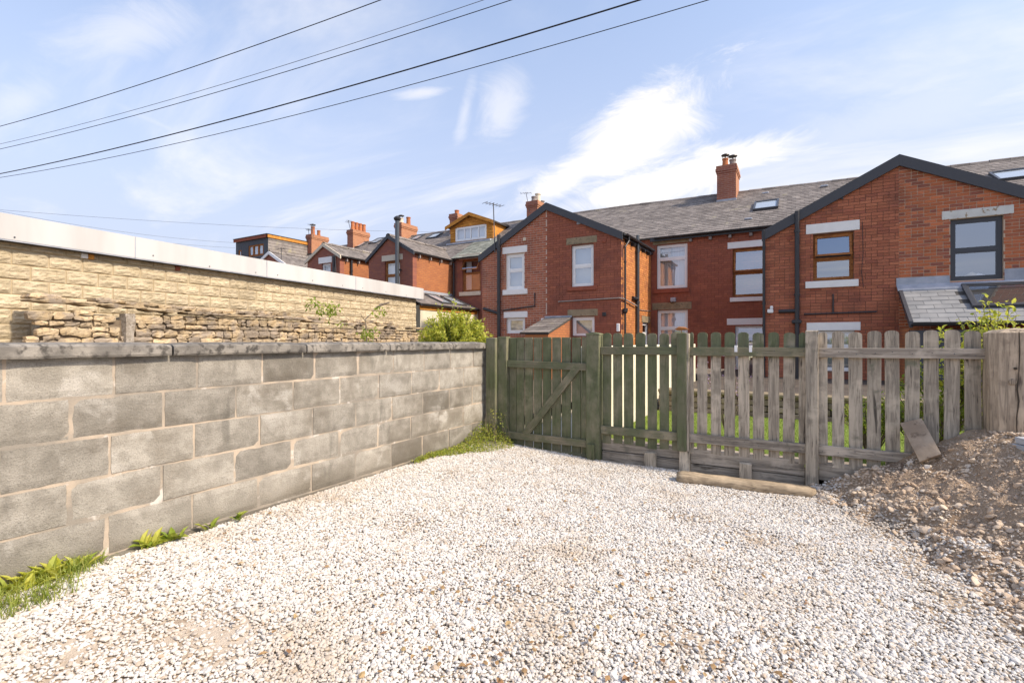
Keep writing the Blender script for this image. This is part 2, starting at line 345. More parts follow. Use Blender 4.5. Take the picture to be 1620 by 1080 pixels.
MT['lead'] = gen('lead_flashing', (.30, .33, .38), (.40, .42, .47), 5, rough=.55, bs=.3, bscale=20, var=.1)
MT['black'] = plain('black_plastic', (.028, .028, .032), .42)
MT['barge'] = plain('dark_grey_bargeboard', (.055, .057, .065), .5)
MT['white'] = plain('white_upvc', (.86, .86, .85), .35)
MT['whitepaint'] = gen('white_painted_stone', (.86, .85, .83), (.82, .81, .79), 6, rough=.7, bs=.2, var=.03)
MT['flaky'] = gen('flaking_white_paint', (.66, .66, .62), (.58, .58, .54), 6, (.34, .25, .16), 9, (.62, .66), rough=.8, bs=.4, var=0)
MT['cream'] = gen('cream_stone', (.64, .55, .42), (.68, .60, .48), 6, bs=.2, var=.04)
MT['stone'] = gen('sandstone_lintel', (.24, .19, .12), (.32, .25, .16), 5, (.15, .12, .08), 14, (.55, .7), bs=.4, var=.08)
MT['bricksill'] = gen('red_tile_sill', (.33, .10, .06), (.26, .08, .05), 8, bs=.3, var=.1)
MT['oak'] = wood('golden_oak_frame', (.36, .145, .05), (.27, .10, .036), 0, dark=(.16, .07, .03), var=.06)
MT['timber'] = wood('orange_timber_cladding', (.60, .27, .06), (.50, .21, .045), 0, dark=(.32, .12, .03), var=.10)
MT['anth'] = plain('anthracite_frame', (.05, .053, .062), .4)
MT['pane'] = glass('window_glass', .42, (.80, .86, .93)); MT['pane_clear'] = glass('window_glass_clear', .3)
MT['room'] = plain('dim_room', (.10, .105, .11), .9)
MT['room_pale'] = plain('pale_blind', (.50, .52, .54), .9)
MT['curtain'] = gen('grey_curtain', (.50, .47, .44), (.66, .64, .62), 5, stretch=(9, 9, .2), bs=0, var=.05)
MT['net'] = gen('net_curtain', (.62, .64, .68), (.76, .77, .80), 6, stretch=(9, 9, .1), bs=0, var=.03)
MT['pot'] = gen('terracotta_pot', (.48, .17, .07), (.40, .14, .06), 6, bs=.2, var=.15)
MT['potgrey'] = gen('grey_cowl', (.24, .20, .19), (.30, .26, .24), 8, bs=.2, var=.1)
MT['steel'] = plain('brushed_flue_steel', (.10, .11, .12), .35, .6)
MT['alu'] = plain('aerial_metal', (.09, .09, .095), .5, .3)
MT['green_wood'] = wood('green_stained_board', (.34, .29, .21), (.24, .20, .15), 2, .5, 'all', (.085, .10, .05), var=.30)
MT['green_rail'] = wood('green_stained_rail', (.34, .28, .20), (.24, .195, .145), 0, .34, 'all', (.095, .106, .058))
MT['grey_wood_top'] = wood('weathered_board_green_top', (.475, .40, .31), (.34, .288, .225), 2, .92, 'top', (.085, .10, .055))
MT['grey_wood'] = wood('weathered_board', (.46, .395, .308), (.33, .284, .225), 2, .6, 'patch', (.10, .12, .075))
MT['grey_rail'] = wood('weathered_rail', (.40, .345, .28), (.285, .243, .196), 0, .5, 'patch', (.10, .115, .07))
MT['sleeper'] = wood('weathered_sleeper', (0.394, 0.336, 0.270), (0.279, 0.238, 0.190), 0, .4, 'patch', (.12, .12, .09))
MT['old_post'] = wood('old_gatepost_wood', (0.419, 0.336, 0.247), (0.292, 0.232, 0.172), 2, dark=(.09, .07, .055))
MT['log'] = wood('kerb_log_wood', (.36, .28, .19), (.25, .19, .13), 0, dark=(.10, .08, .055))
MT['plank'] = gen('brown_plank', (.42, .33, .245), (.28, .21, .15), 6, (.14, .10, .07), 14, (.55, .7), bs=.4, var=0)
MT['paver'] = gen('grey_paver', (.36, .37, .39), (.44, .45, .46), 5, bs=.4, bscale=120, var=.1)
MT['cable'] = plain('black_cable', (.012, .013, .02), .6)
MT['cable_grey'] = plain('grey_cable', (.10, .11, .14), .6)
MT['render_cream'] = gen('cream_render', (.78, .72, .56), (.70, .64, .48), 2, (.4, .36, .26), 18, (.66, .76), bs=.4, var=0)
MT['leaf_shrub'] = leafmat('yellow_green_leaf', (.50, .53, .05), (.70, .68, .14), (.28, .38, .045), .5)
MT['leaf_green'] = leafmat('green_leaf', (.19, .29, .035), (.32, .40, .05), (.44, .47, .09), .45)
MT['leaf_dark'] = leafmat('small_creeper_leaf', (.22, .31, .04), (.38, .43, .06), (.46, .42, .09), .4)
MT['grass'] = leafmat('grass_blade', (.20, .28, .04), (.32, .38, .07), (.42, .42, .12), .45)
MT['litter'] = leafmat('fallen_leaf', (.40, .25, .11), (.27, .14, .065), (.50, .36, .17), .2)
MT['bark'] = gen('bark', (.17, .13, .10), (.25, .20, .15), 20, bs=.6, var=.1)

# ------------------------------------------------------------------ ground
WX = -3.37; FY = 5.20            # block wall plane, fence plane
def fbm(x, y, z=0.0, s=1.0, o=4): return mnoise.fractal(Vector((x * s, y * s, z)), .9, 2.0, o)
def ss(x, a, b):
    t = min(1, max(0, (x - a) / (b - a))); return t * t * (3 - 2 * t)
def yard_z(x, y):
    z = .075 * ss(-x, 1.6, 3.3) - .02 * ss(x, -1.5, .5)
    return z + .012 * fbm(x, y, 3, 1.3, 3)
def foot(y): return .08 + (5.1 - y) * .37 + .10 * math.sin(y * 2.1)
def mound_z(x, y):
    s = x - foot(y)
    h = .50 * max(0, s) ** 1.35
    h = h if h < .5 else .5 + (1 - math.exp(-(h - .5) / .25)) * .25
    k = ss(s, -.12, .25)
    h *= 1 - .75 * ss(1.7 - y, 0, 1.4)
    h += k * (.075 * fbm(x, y, 9, 2.2, 4) + .03 * fbm(x, y, 5, 8, 4))
    return h
def ground_mat(name, c1, c2, c3, s, bs=.8, bscale=70):
    return gen(name, c1, c2, s, c3, s * 9, (.5, .7), bs=bs, bscale=bscale, bdist=.012, var=0, rough=.95)
MT['earth'] = ground_mat('earth', (.16, .12, .08), (.22, .17, .12), (.10, .075, .05), 1.5)
MT['grit'] = ground_mat('gritty_subsoil', (.44, .35, .26), (.56, .48, .39), (.32, .24, .17), 1.2)
MT['soil'] = gen('crumbly_soil', (.38, .265, .175), (.47, .345, .24), 3.0, (.56, .44, .33), 34, (.52, .68), (.23, .15, .098), 2.2, (.52, .68), bs=1.0, bscale=60, bdist=.03, var=0, rough=.97)
MT['patio'] = gen('patio_paving', (.075, .06, .05), (.11, .09, .072), 2, bs=.3, var=0)
MT['lawn'] = gen('bright_lawn', (.17, .235, .035), (.22, .29, .045), 6, (.10, .18, .02), 60, (.5, .7), bs=.8, bscale=150, bdist=.02, var=0)
MB().box(-900, 900, -900, 900, -.9, -.30).build('ground', MT['earth'], kind='structure', origin=(0, 0, 0))
def sheet(name, mat, x0, x1, y0, y1, step, fn, **kw):
    nx = max(2, int((x1 - x0) / step) + 1); ny = max(2, int((y1 - y0) / step) + 1); m = MB()
    for j in range(ny):
        for i in range(nx):
            x = x0 + (x1 - x0) * i / (nx - 1); y = y0 + (y1 - y0) * j / (ny - 1); m.v.append((x, y, fn(x, y)))
    for j in range(ny - 1):
        for i in range(nx - 1): a = j * nx + i; m.f.append((a, a + 1, a + nx + 1, a + nx))
    return m.build(name, mat, smooth=True, kind='structure', fixn=False, origin=(0, 0, 0), **kw)
sheet('gravel_bed', MT['grit'], WX - .02, 4.5, -2.5, FY + .05, .06, lambda x, y: yard_z(x, y) - .012)
def mz(x, y): return yard_z(x, y) - .015 + mound_z(x, y) - .04 * (1 - ss(x - foot(y), -.15, .05))
sheet('soil_heap', MT['soil'], .0, 3.6, 1.2, FY - .03, .018, mz, label='heap of brown soil and rubble against the fence')
sheet('lawn', MT['lawn'], -2.05, 6.5, FY + .1, 8.5, .25, lambda x, y: .14)
MT['pale_path'] = gen('pale_concrete', (.46, .42, .36), (.55, .51, .44), 1.5, (.20, .26, .08), 5, (.60, .68), bs=.4, var=0)
sheet('neighbour_garden', MT['pale_path'], -14, -2.2, FY + .3, 14.3, .5, lambda x, y: -.04)
sheet('patio', MT['patio'], -2.05, 9, 8.6, 17.9, .5, lambda x, y: .38)
sheet('side_ground', MT['earth'], -13, WX - .2, -4, 14.3, .4, lambda x, y: .2 + .05 * fbm(x, y, 1, .8))

# ------------------------------------------------------------------ gravel and rubble (uncountable: instanced stuff)
def stone_mesh(name, seed, flat=.7, rough=.25):
    cut = (.68, .92) if seed < 20 else (.38, .78)
    rs = random.Random(seed); bm = bmesh.new(); bmesh.ops.create_icosphere(bm, subdivisions=2, radius=1)
    off = Vector((rs.uniform(0, 50),) * 3); sx, sy, sz = rs.uniform(.85, 1.25), rs.uniform(.7, 1.0), rs.uniform(flat * .8, flat * 1.1)
    pl = [(Vector((rs.gauss(0, 1), rs.gauss(0, 1), rs.gauss(0, 1))).normalized(), rs.uniform(*cut)) for _ in range(7)]
    for v in bm.verts:
        for n, d in pl:
            k = v.co.dot(n)
            if k > d: v.co -= n * (k - d) * .85
        v.co *= 1 + rough * mnoise.noise(v.co * 1.7 + off)
        v.co = Vector((v.co.x * sx, v.co.y * sy, v.co.z * sz))
    me = bpy.data.meshes.new(name); bm.to_mesh(me); bm.free(); return me
def stonemat(name, cols, dirt, dscale, d0, d1, dmax, bs=.3):
    m, nt, b = mat_base(name); oi = nd(nt, 'ShaderNodeObjectInfo'); cr = nd(nt, 'ShaderNodeValToRGB'); e = cr.color_ramp.elements
    while len(e) < len(cols): e.new(.5)
    for i, (p, c) in enumerate(cols): e[i].position = p; e[i].color = (*c, 1)
    nt.links.new(oi.outputs['Random'], cr.inputs[0]); v = coords(nt, 'pos')
    c = mixc(nt, sstep(nt, noise(nt, v, dscale, 6, .62), d0, d1, 0, dmax), cr.outputs[0], dirt)
    c = mixc(nt, sstep(nt, noise(nt, v, 90, 3), .5, .75, 0, .3), c, tuple(q * .8 for q in dirt))
    nt.links.new(c, b.inputs['Base Color']); b.inputs['Roughness'].default_value = .8; b.inputs['Specular IOR Level'].default_value = .3
    bump(nt, b, noise(nt, v, 150, 3), bs, .003); return m
MT['gravel'] = stonemat('white_limestone_gravel', [(0, (.58, .55, .51)), (.58, (.66, .635, .60)), (.80, (.57, .525, .465)), (.88, (.53, .45, .36)), (.96, (.42, .37, .32)), (1, (.46, .34, .23))], (.44, .345, .245), 1.3, .48, .74, .7)
MT['rubble_stones'] = stonemat('dusty_rubble', [(0, (.60, .48, .36)), (.4, (.66, .55, .43)), (.7, (.54, .42, .31)), (.9, (.70, .62, .52)), (1, (.72, .67, .60))], (.42, .30, .205), 3.0, .36, .64, .8)
def scatter(name, mat, pts, seeds, flat, label, cat):
    # pts: list of (x, y, z, scale, rx, ry, rz)
    c = bpy.data.collections.new(name + '_source')
    for i, s in enumerate(seeds):
        me = stone_mesh('pebble', s, flat); me.materials.append(mat); o = bpy.data.objects.new('pebble', me); c.objects.link(o)
    a = np.array(pts, dtype=np.float32); n = len(a)
    me = bpy.data.meshes.new(name); me.vertices.add(n); me.vertices.foreach_set('co', a[:, :3].ravel())
    at1 = me.attributes.new('scl', 'FLOAT', 'POINT'); at1.data.foreach_set('value', a[:, 3])
    at2 = me.attributes.new('rot', 'FLOAT_VECTOR', 'POINT'); at2.data.foreach_set('vector', a[:, 4:7].ravel())
    me.update(); o = bpy.data.objects.new(name, me); col.objects.link(o); tag(o, label, cat, kind='stuff')
    ng = bpy.data.node_groups.new(name + '_nodes', 'GeometryNodeTree')
    ng.interface.new_socket('Geometry', in_out='INPUT', socket_type='NodeSocketGeometry'); ng.interface.new_socket('Geometry', in_out='OUTPUT', socket_type='NodeSocketGeometry')
    gi = ng.nodes.new('NodeGroupInput'); go = ng.nodes.new('NodeGroupOutput'); ip = ng.nodes.new('GeometryNodeInstanceOnPoints')
    ci = ng.nodes.new('GeometryNodeCollectionInfo'); ci.inputs['Collection'].default_value = c; ci.inputs['Separate Children'].default_value = True
    ip.inputs['Pick Instance'].default_value = True
    def na(nm, ty): q = ng.nodes.new('GeometryNodeInputNamedAttribute'); q.data_type = ty; q.inputs['Name'].default_value = nm; return q
    s = na('scl', 'FLOAT'); r = na('rot', 'FLOAT_VECTOR'); L = ng.links.new
    L(gi.outputs[0], ip.inputs['Points']); L(ci.outputs[0], ip.inputs['Instance']); L(s.outputs['Attribute'], ip.inputs['Scale'])
    e2r = ng.nodes.new('FunctionNodeEulerToRotation'); L(r.outputs['Attribute'], e2r.inputs[0]); L(e2r.outputs[0], ip.inputs['Rotation'])
    rv = ng.nodes.new('FunctionNodeRandomValue'); rv.data_type = 'INT'; rv.inputs['Min'].default_value = 0; rv.inputs['Max'].default_value = len(seeds) - 1
    ro = [q for q in rv.outputs if q.type == 'INT'][0]; [setattr(q, 'default_value', 0 if q.name == 'Min' else len(seeds) - 1) for q in rv.inputs if q.type == 'INT' and q.name in ('Min', 'Max')]
    L(ro, ip.inputs['Instance Index']); L(ip.outputs[0], go.inputs[0])
    md = o.modifiers.new('scatter', 'NODES'); md.node_group = ng; return o
def in_view(x, y, mar=.8):
    d = -SN * x + CS * y; r = CS * x + SN * y
    return d > .8 and abs(r) < d * 1.06 + mar
pts = []
BARE = []
for (px_, py_, rx_, ry_, g_) in ((140, 1040, .30, .35, .9), (420, 800, .35, .2, .6), (1190, 850, .12, .10, .9), (985, 960, .22, .14, .7), (760, 870, .3, .2, .5), (1230, 1010, .35, .3, .6), (1420, 900, .3, .25, .7)):
    q_ = atz(px_, py_, 0); BARE.append((q_.x, q_.y, rx_, ry_, g_))
def bare(x, y):                       # how thin the stone cover is (vehicles have worn it, soil washed in)
    a = atz(330, 1010, 0); b = atz(1110, 1010, 0); k = 0
    k = max(k, 1 - math.hypot((x - a.x) / .55, (y - a.y) / .28)); k = max(k, .9 - math.hypot((x - b.x) / .30, (y - b.y) / .25))
    for (cx_, cy_, rx_, ry_, g_) in BARE: k = max(k, g_ - math.hypot((x - cx_) / rx_, (y - cy_) / ry_))
    k += .35 * fbm(x, y, 8, 5, 3) * (k > .05)
    k = max(k, .9 * (fbm(x, y, 31, 1.5, 3) - .22) * 1.5)
    return max(0, min(1, k)) 
for layer, (stp, zoff) in enumerate(((.0135, -.004), (.0135, .001))):
    x = WX + .02
    while x < 2.2:
        y = .2
        while y < FY - .06:
            if in_view(x, y):
                xx = x + random.uniform(-.5, .5) * stp; yy = y + random.uniform(-.5, .5) * stp
                s = xx - foot(yy); bk = bare(xx, yy)
                keep = random.random() > (.2 if layer == 0 else .14) + bk * (.8 if layer else .6)
                if s > -.5: keep = keep and random.random() > ss(s + .40 * fbm(xx, yy, 2, 2.6, 3), -.38, .36) * 1.0
                if yy > 4.88 and -.95 < xx < .1 and random.random() < .5: keep = False
                if keep:
                    sc = random.choice((.0045, .006, .0075, .009, .0112)) * random.uniform(.85, 1.15)
                    if random.random() < .012: sc *= 2.0
                    hz = yard_z(xx, yy) + mound_z(xx, yy) * ss(s, -.1, .1)
                    pts.append((xx, yy, hz + zoff + random.uniform(-.002, .002) - bk * .008, sc, random.uniform(-.35, .35), random.uniform(-.35, .35), random.uniform(0, 6.3)))
            y += stp
        x += stp
print('gravel stones', len(pts))
scatter('white_gravel', MT['gravel'], pts, range(10), .66, 'white limestone gravel spread over the yard', 'gravel')
pts = []
def rub(n, lo, hi, smin, smax, p, sink):
    for _ in range(n):
        y = random.uniform(1.6, FY - .08); x = random.uniform(foot(y) + lo, min(3.3, foot(y) + hi))
        if not in_view(x, y, .5): continue
        s = smin * (smax / smin) ** (random.random() ** p)
        pts.append((x, y, mz(x, y) + s * sink, s, random.uniform(-.7, .7), random.uniform(-.7, .7), random.uniform(0, 6.3)))
rub(34000, -.05, 2.4, .003, .009, 1.3, .1)
rub(8500, -.30, 2.4, .007, .020, 1.8, .1)
rub(700, -.35, 2.2, .016, .044, 2.2, .12)
rub(2000, -.36, .60, .010, .034, 1.7, .2)
rub(2500, -.34, .45, .006, .014, 1.5, .25)
print('rubble stones', len(pts))
scatter('rubble_stones', MT['rubble_stones'], pts, range(20, 30), .68, 'dusty rubble stones strewn over the soil heap', 'rubble')

# ------------------------------------------------------------------ concrete block wall on the left
wall = empty('concrete_block_wall', (WX, 2.2, 0), 'low grey concrete block wall with coping along the left of the yard', 'wall')
CO = 1.215                                   # top of the block courses
MB().box(WX - .20, WX - .009, -2.6, FY - .02, -.15, CO).build('mortar', MT['mortar'], wall)
def block_mesh(seed, L, h, dep, nx=12, nz=6, amp=.0025, wear=.006):
    rs = random.Random(seed); off = rs.uniform(0, 90); m = MB(); g = {}
    for j in range(nz + 1):
        for i in range(nx + 1):
            y = -L / 2 + L * i / nx; z = h * j / nz
            e = min(min(i, nx - i) / nx * L, min(j, nz - j) / nz * h)
            x = amp * mnoise.noise(Vector((y * 9, z * 9, off))) - (wear if e < 1e-6 else 0) 
            if i in (0, nx): y += .005 * mnoise.noise(Vector((z * 22, off, i)))
            if j in (0, nz): z += .004 * mnoise.noise(Vector((y * 16, off, j + 5)))
            g[i, j] = len(m.v); m.v.append((x, y, z))
    for j in range(nz):
        for i in range(nx): m.f.append((g[i, j], g[i + 1, j], g[i + 1, j + 1], g[i, j + 1]))
    ring = [g[i, 0] for i in range(nx + 1)] + [g[nx, j] for j in range(1, nz + 1)] + [g[i, nz] for i in range(nx - 1, -1, -1)] + [g[0, j] for j in range(nz - 1, 0, -1)]
    b = len(m.v)
    for r in ring: x, y, z = m.v[r]; m.v.append((-dep, y, z))
    n = len(ring)
    for k in range(n): m.f.append((ring[k], b + k, b + (k + 1) % n, ring[(k + 1) % n]))
    return m
blks = {}
def blockobj(L, h, seed, mat, **kw):
    key = (round(L, 3), round(h, 3), seed, mat.name)
    if key not in blks: me = block_mesh(seed, L, h, .05, **kw).mesh('block'); me.materials.append(mat); blks[key] = me
    return blks[key]
joint0 = atx(181, 600, WX).y                  # a visible vertical joint of the top course
for c in range(6):
    z0 = CO - .225 * (c + 1) + .012
    y = joint0 - .45 * 8 + (.225 if c % 2 else 0) + (0, .03, -.02, .02, -.03, .01)[c]
    while y < FY - .1:
        y1 = min(y + .45, FY - .03); L = y1 - y - .014
        if L > .06:
            o = inst('concrete_block', blockobj(L, .211, random.randrange(6) if L > .43 else 9, MT['block']), (WX + random.uniform(-.004, .003), y + .008 + L / 2, z0), wall)
            o.rotation_euler = (random.uniform(-.004, .004), 0, random.uniform(-.006, .006))
        y += .45
y = -2.6
cj = [-2.6, -1.7, -.75, atx(268, 550, WX).y, atx(480, 550, WX).y, atx(612, 550, WX).y, atx(712, 550, WX).y, FY - .04]
cj = sorted(cj)
for a, b in zip(cj[:-1], cj[1:]):
    m = MB(); nz = max(3, int((b - a) / .12)); prof = [(.045, 0), (.05, .012), (.048, .060), (.03, .072), (-.09, .082), (-.20, .076), (-.215, .06), (-.215, 0)]
    rows = []
    for k in range(nz + 1):
        yy = a + .006 + (b - a - .012) * k / nz; e = .006 if k in (0, nz) else 0
        rows.append([(WX + px_ - e * (1 if px_ > 0 else -1) + .004 * mnoise.noise(Vector((yy * 7, i * 3.1, a))), yy, CO - .002 + pz_ - (e if pz_ > .03 else 0) + .003 * mnoise.noise(Vector((yy * 6, i * 2.0, 4)))) for i, (px_, pz_) in enumerate(prof)])
    P = len(prof); m.v = [p for r in rows for p in r]
    for k in range(nz):
        for i in range(P): m.f.append((k * P + i, k * P + (i + 1) % P, (k + 1) * P + (i + 1) % P, (k + 1) * P + i))
    m.f.append(tuple(range(P))); m.f.append(tuple(nz * P + i for i in range(P)))
    m.build('coping_stone', MT['coping'], wall)

# ------------------------------------------------------------------ fence, gate, posts
def X(px, Y=FY): return at(px, 540, Y).x
def board(x0, x1, y0, y1, z0, z1, mat, parent, name, top='flat', c=.003, sag=0, **kw):
    m = MB(); w = x1 - x0; n = 7
    j = lambda a=.002: random.uniform(-a, a)
    if top == 'round':
        poly = [(x0 + j(), y0, z0 + j(.006)), (x1 + j(), y0, z0 + j(.006))]
        for k in range(n + 1):
            th = math.pi * k / n; poly.append(((x0 + x1) / 2 + w / 2 * math.cos(th), y0, z1 - .028 + .028 * math.sin(th)))
        m.prism(poly, (0, y1 - y0, 0))
    else: m.cbox(x0, x1, y0, y1, z0, z1, c, .0012)
    o = m.build(name, mat, parent, origin=((x0 + x1) / 2, (y0 + y1) / 2, (z0 + z1) / 2), **kw)
    if top == 'round': o.rotation_euler = (j(.008), j(.008), j(.02))
    return o
def screw(x, y, z, parent):
    MB().tube([(x, y, z), (x, y - .003, z)], .004, 6).build('screw', MT['steel'], parent)
# posts
def post(px0, px1, z1, mat, label, dep=.1, y0=None, top='cap', group=None, name='fence_post'):
    y0 = FY - .06 if y0 is None else y0; x0, x1 = X(px0, y0), X(px1, y0)
    m = MB(); m.cbox(x0, x1, y0, y0 + dep, -.25, z1, .006, .002)
    o = m.build(name, mat, label=label, cat='post', group=group, origin=((x0 + x1) / 2, y0 + dep / 2, 0)); return o
pa = empty('gate_post', (X(790), FY, 0), 'double green timber gatepost at the end of the block wall', 'post')
board(X(776), X(791), FY - .11, FY + .02, -.1, 1.345, MT['green_wood'], pa, 'hanging_post', c=.008)
board(X(791.5), X(805), FY - .06, FY + .04, -.1, 1.36, MT['green_wood'], pa, 'jamb_board', c=.005)
pb = empty('gate_post', (X(941), FY, 0), 'green square gatepost between the gate and the picket fence', 'post')
xb0, xb1 = X(930.5), X(951.5)
m = MB(); m.cbox(xb0, xb1, FY - .07, FY + .05, -.1, 1.375, .007, .002); m.build('post_shaft', MT['green_wood'], pb, origin=(xb0, FY, .6))
m = MB(); m.prism([(xb0 - .004, FY - .075, 1.373), (xb1 + .004, FY - .075, 1.373), (xb1, FY - .07, 1.388), ((xb0 + xb1) / 2, FY - .07, 1.402), (xb0, FY - .07, 1.388)], (0, .125, 0)); m.build('post_cap', MT['green_wood'], pb)
board(X(929, FY - .1), X(940, FY - .1), FY - .115, FY - .075, -.06, .175, MT['green_wood'], pb, 'gate_stop', c=.004)
pc = empty('fence_post', (X(1082), FY, 0), 'slim green fence post behind the left end of the kerb log', 'post')
board(X(1073), X(1088), FY - .075, FY + .02, .2, 1.385, MT['green_wood'], pc, 'post_shaft', c=.005)
board(X(1076), X(1092), FY - .055, FY + .03, -.2, .201, MT['grey_wood'], pc, 'post_foot', c=.005)
board(X(1088.3), X(1092), FY - .07, FY + .02, .203, 1.38, MT['grey_wood'], pc, 'post_packer', c=.003)
pd = post(1274, 1295, 1.398, MT['grey_wood'], 'plain weathered grey fence post at the right end of the kerb log', .085, FY - .085)
# old gate post on the right
x0 = X(1568, 5.02); m = MB(); n = 16; prof = []
xs = [x0, x0 + .03, x0 + .30, x0 + .33]; ringp = [(x0 + .045, 5.02), (x0 + .285, 5.02), (x0 + .33, 5.06), (x0 + .33, 5.22), (x0 + .285, 5.26), (x0 + .045, 5.26), (x0, 5.22), (x0, 5.06)]
cx, cy = x0 + .165, 5.14; vs = []; zsl = [-.2, .3, .6, .9, 1.2, 1.365]
for k, z in enumerate(zsl):
    for (a, b) in ringp: vs.append((a + random.uniform(-.005, .005), b + random.uniform(-.005, .005), z))
for (a, b) in ringp: vs.append((cx + (a - cx) * .72, cy + (b - cy) * .72, 1.388))
vs.append((cx, cy, 1.402)); N8 = 8; fs = []
for k in range(len(zsl)):
    for i in range(N8): fs.append((k * N8 + i, k * N8 + (i + 1) % N8, (k + 1) * N8 + (i + 1) % N8, (k + 1) * N8 + i))
for i in range(N8): fs.append((len(zsl) * N8 + i, len(zsl) * N8 + (i + 1) % N8, len(vs) - 1))
pe = empty('gate_post', (cx, cy, 0), 'massive cracked old timber gatepost at the right edge', 'post')
m.add(vs, fs); m.build('post_shaft', MT['old_post'], pe, origin=(cx, cy, .5))
# long shrinkage crack, knot and bolt hole of the old post
crk = [(x0 + .152, 5.018, 1.37), (x0 + .155, 5.017, 1.22), (x0 + .15, 5.017, 1.06), (x0 + .142, 5.017, .95), (x0 + .150, 5.017, .86), (x0 + .138, 5.017, .72), (x0 + .144, 5.017, .52)]
MB().tube(crk, .003, 5, radii=[.003, .004, .0025, .004, .005, .003, .002]).build('crack', MT['dark_core'], pe)
MB().tube([(x0 + .132, 5.021, 1.10), (x0 + .132, 5.012, 1.10)], .010, 10).build('bolt_hole', MT['dark_core'], pe)
kn = MB(); kn.lathe((0, 0, 0), [(.024, 0), (.022, .004), (.008, .006)], 12); kn.v = [(x0 + .118 + a, 5.021 - c, 1.0 + b) for a, b, c in kn.v]; kn.build('knot', MT['old_post'], pe)

# gate
gate = empty('timber_gate', ((X(806) + X(929)) / 2, FY, 0), 'green close-boarded timber gate with diagonal brace', 'gate')
ge = [(806, 817), (817.5, 829.2), (830.6, 842.8), (844.4, 857.2), (858.8, 871.8), (873.5, 887), (888.8, 902.8), (904.8, 918.6), (920.4, 929)]
gb = at(806, 706, FY).z
for a, b in ge:
    board(X(a), X(b), FY - .005, FY + .015, .015 + random.uniform(-.006, .004), 1.343 + random.uniform(-.006, .006), MT['green_wood'], gate, 'board')
xg0, xg1 = X(805), X(929.5)
def rail(x0, x1, y0, y1, za, zb, h, mat, parent, name='rail'):
    m = MB(); m.hexa([(x0, y0, za), (x1, y0, zb), (x1, y1, zb), (x0, y1, za), (x0, y0, za + h), (x1, y0, zb + h), (x1, y1, zb + h), (x0, y1, za + h)])
    o = m.build(name, mat, parent, origin=((x0 + x1) / 2, (y0 + y1) / 2, (za + zb) / 2))
    bv = o.modifiers.new('bevel', 'BEVEL'); bv.width = .003; bv.segments = 1; return o
rail(xg0, xg1, FY - .045, FY - .006, .99, .975, .082, MT['green_rail'], gate)
rail(xg0, xg1, FY - .045, FY - .006, .125, .122, .082, MT['green_rail'], gate)
rail(xg0 + .02, xg1, FY - .03, FY - .006, .004, .012, .03, MT['green_rail'], gate, 'bottom_batten')
A = Vector((X(833), FY - .026, .19)); B = Vector((X(916), FY - .026, 1.02)); dv = (B - A); L = dv.length
m = MB(); m.cbox(0, L, -.019, .019, -.042, .042, .003, .001)
o = m.build('brace', MT['green_rail'], gate, origin=(0, 0, 0)); WO[o.name] = A; o.location = A - WO[gate.name]; o.rotation_euler = (0, -math.atan2(dv.z, dv.x), 0)
# picket panels
def panel(name, label, pk, rx0, rx1, mat, rmat, rmat2, zlow=(.292, .292)):
    p = empty(name, (X((rx0 + rx1) / 2), FY, 0), label, 'fence', 'picket fence panels')
    for i, (a, b) in enumerate(pk):
        board(X(a), X(b), FY - .002, FY + .018, .19 + random.uniform(-.012, .012), 1.388 + random.uniform(-.006, .007), mat if not isinstance(mat, list) else mat[i % len(mat)], p, 'picket', 'round')
        for z in (1.20, .335): screw((X(a) + X(b)) / 2 + random.uniform(-.01, .01), FY - .0405, z + random.uniform(-.015, .015), p)
    rail(X(rx0), X(rx1), FY - .04, FY - .004, 1.158, 1.162, .084, rmat, p); rail(X(rx0), X(rx1), FY - .04, FY - .004, *zlow, .086, rmat2, p)
    return p
c7 = lambda q: 760 + q / 4.153
c8 = lambda q: 1060 + q / 2.893
f1 = panel('picket_fence', 'dark green picket fence panel right of the gate', [(c7(a), c7(b)) for a, b in ((803, 857), (872, 930), (943, 1003), (1020, 1080), (1098, 1157), (1177, 1238), (1255, 1302))], 952, 1074, MT['green_wood'], MT['green_rail'], MT['green_rail'])
f2 = panel('picket_fence', 'weathered picket fence panel with green tops behind the kerb log', [(c8(a), c8(b)) for a, b in ((92, 108), (125, 170), (187, 233), (249, 296), (313, 362), (379, 430), (450, 500), (518, 571), (589, 622))], 1091, 1275, MT['grey_wood_top'], MT['green_rail'], MT['grey_rail'])
f3 = panel('picket_fence', 'bare grey picket fence panel behind the soil heap', [(c8(a), c8(b)) for a, b in ((680, 721), (742, 797), (818, 881), (902, 966), (985, 1051), (1075, 1142), (1162, 1230), (1255, 1326), (1350, 1426), (1450, 1475))], 1295, 1570, MT['grey_wood'], MT['grey_rail'], MT['grey_rail'])
# white clips hooked on the upper rail
for i, px in enumerate((1165, 1188)):
    q = X(px); m = MB(); m.box(q - .013, q + .013, FY - .046, FY - .042, 1.20, 1.262); m.box(q - .013, q + .013, FY - .042, FY + .004, 1.246, 1.262)
    m.build('rail_clip', MT['white'], label=('left' if i == 0 else 'right') + ' one of two white clips hooked over the upper fence rail', cat='clip', group='white clips on the rail')
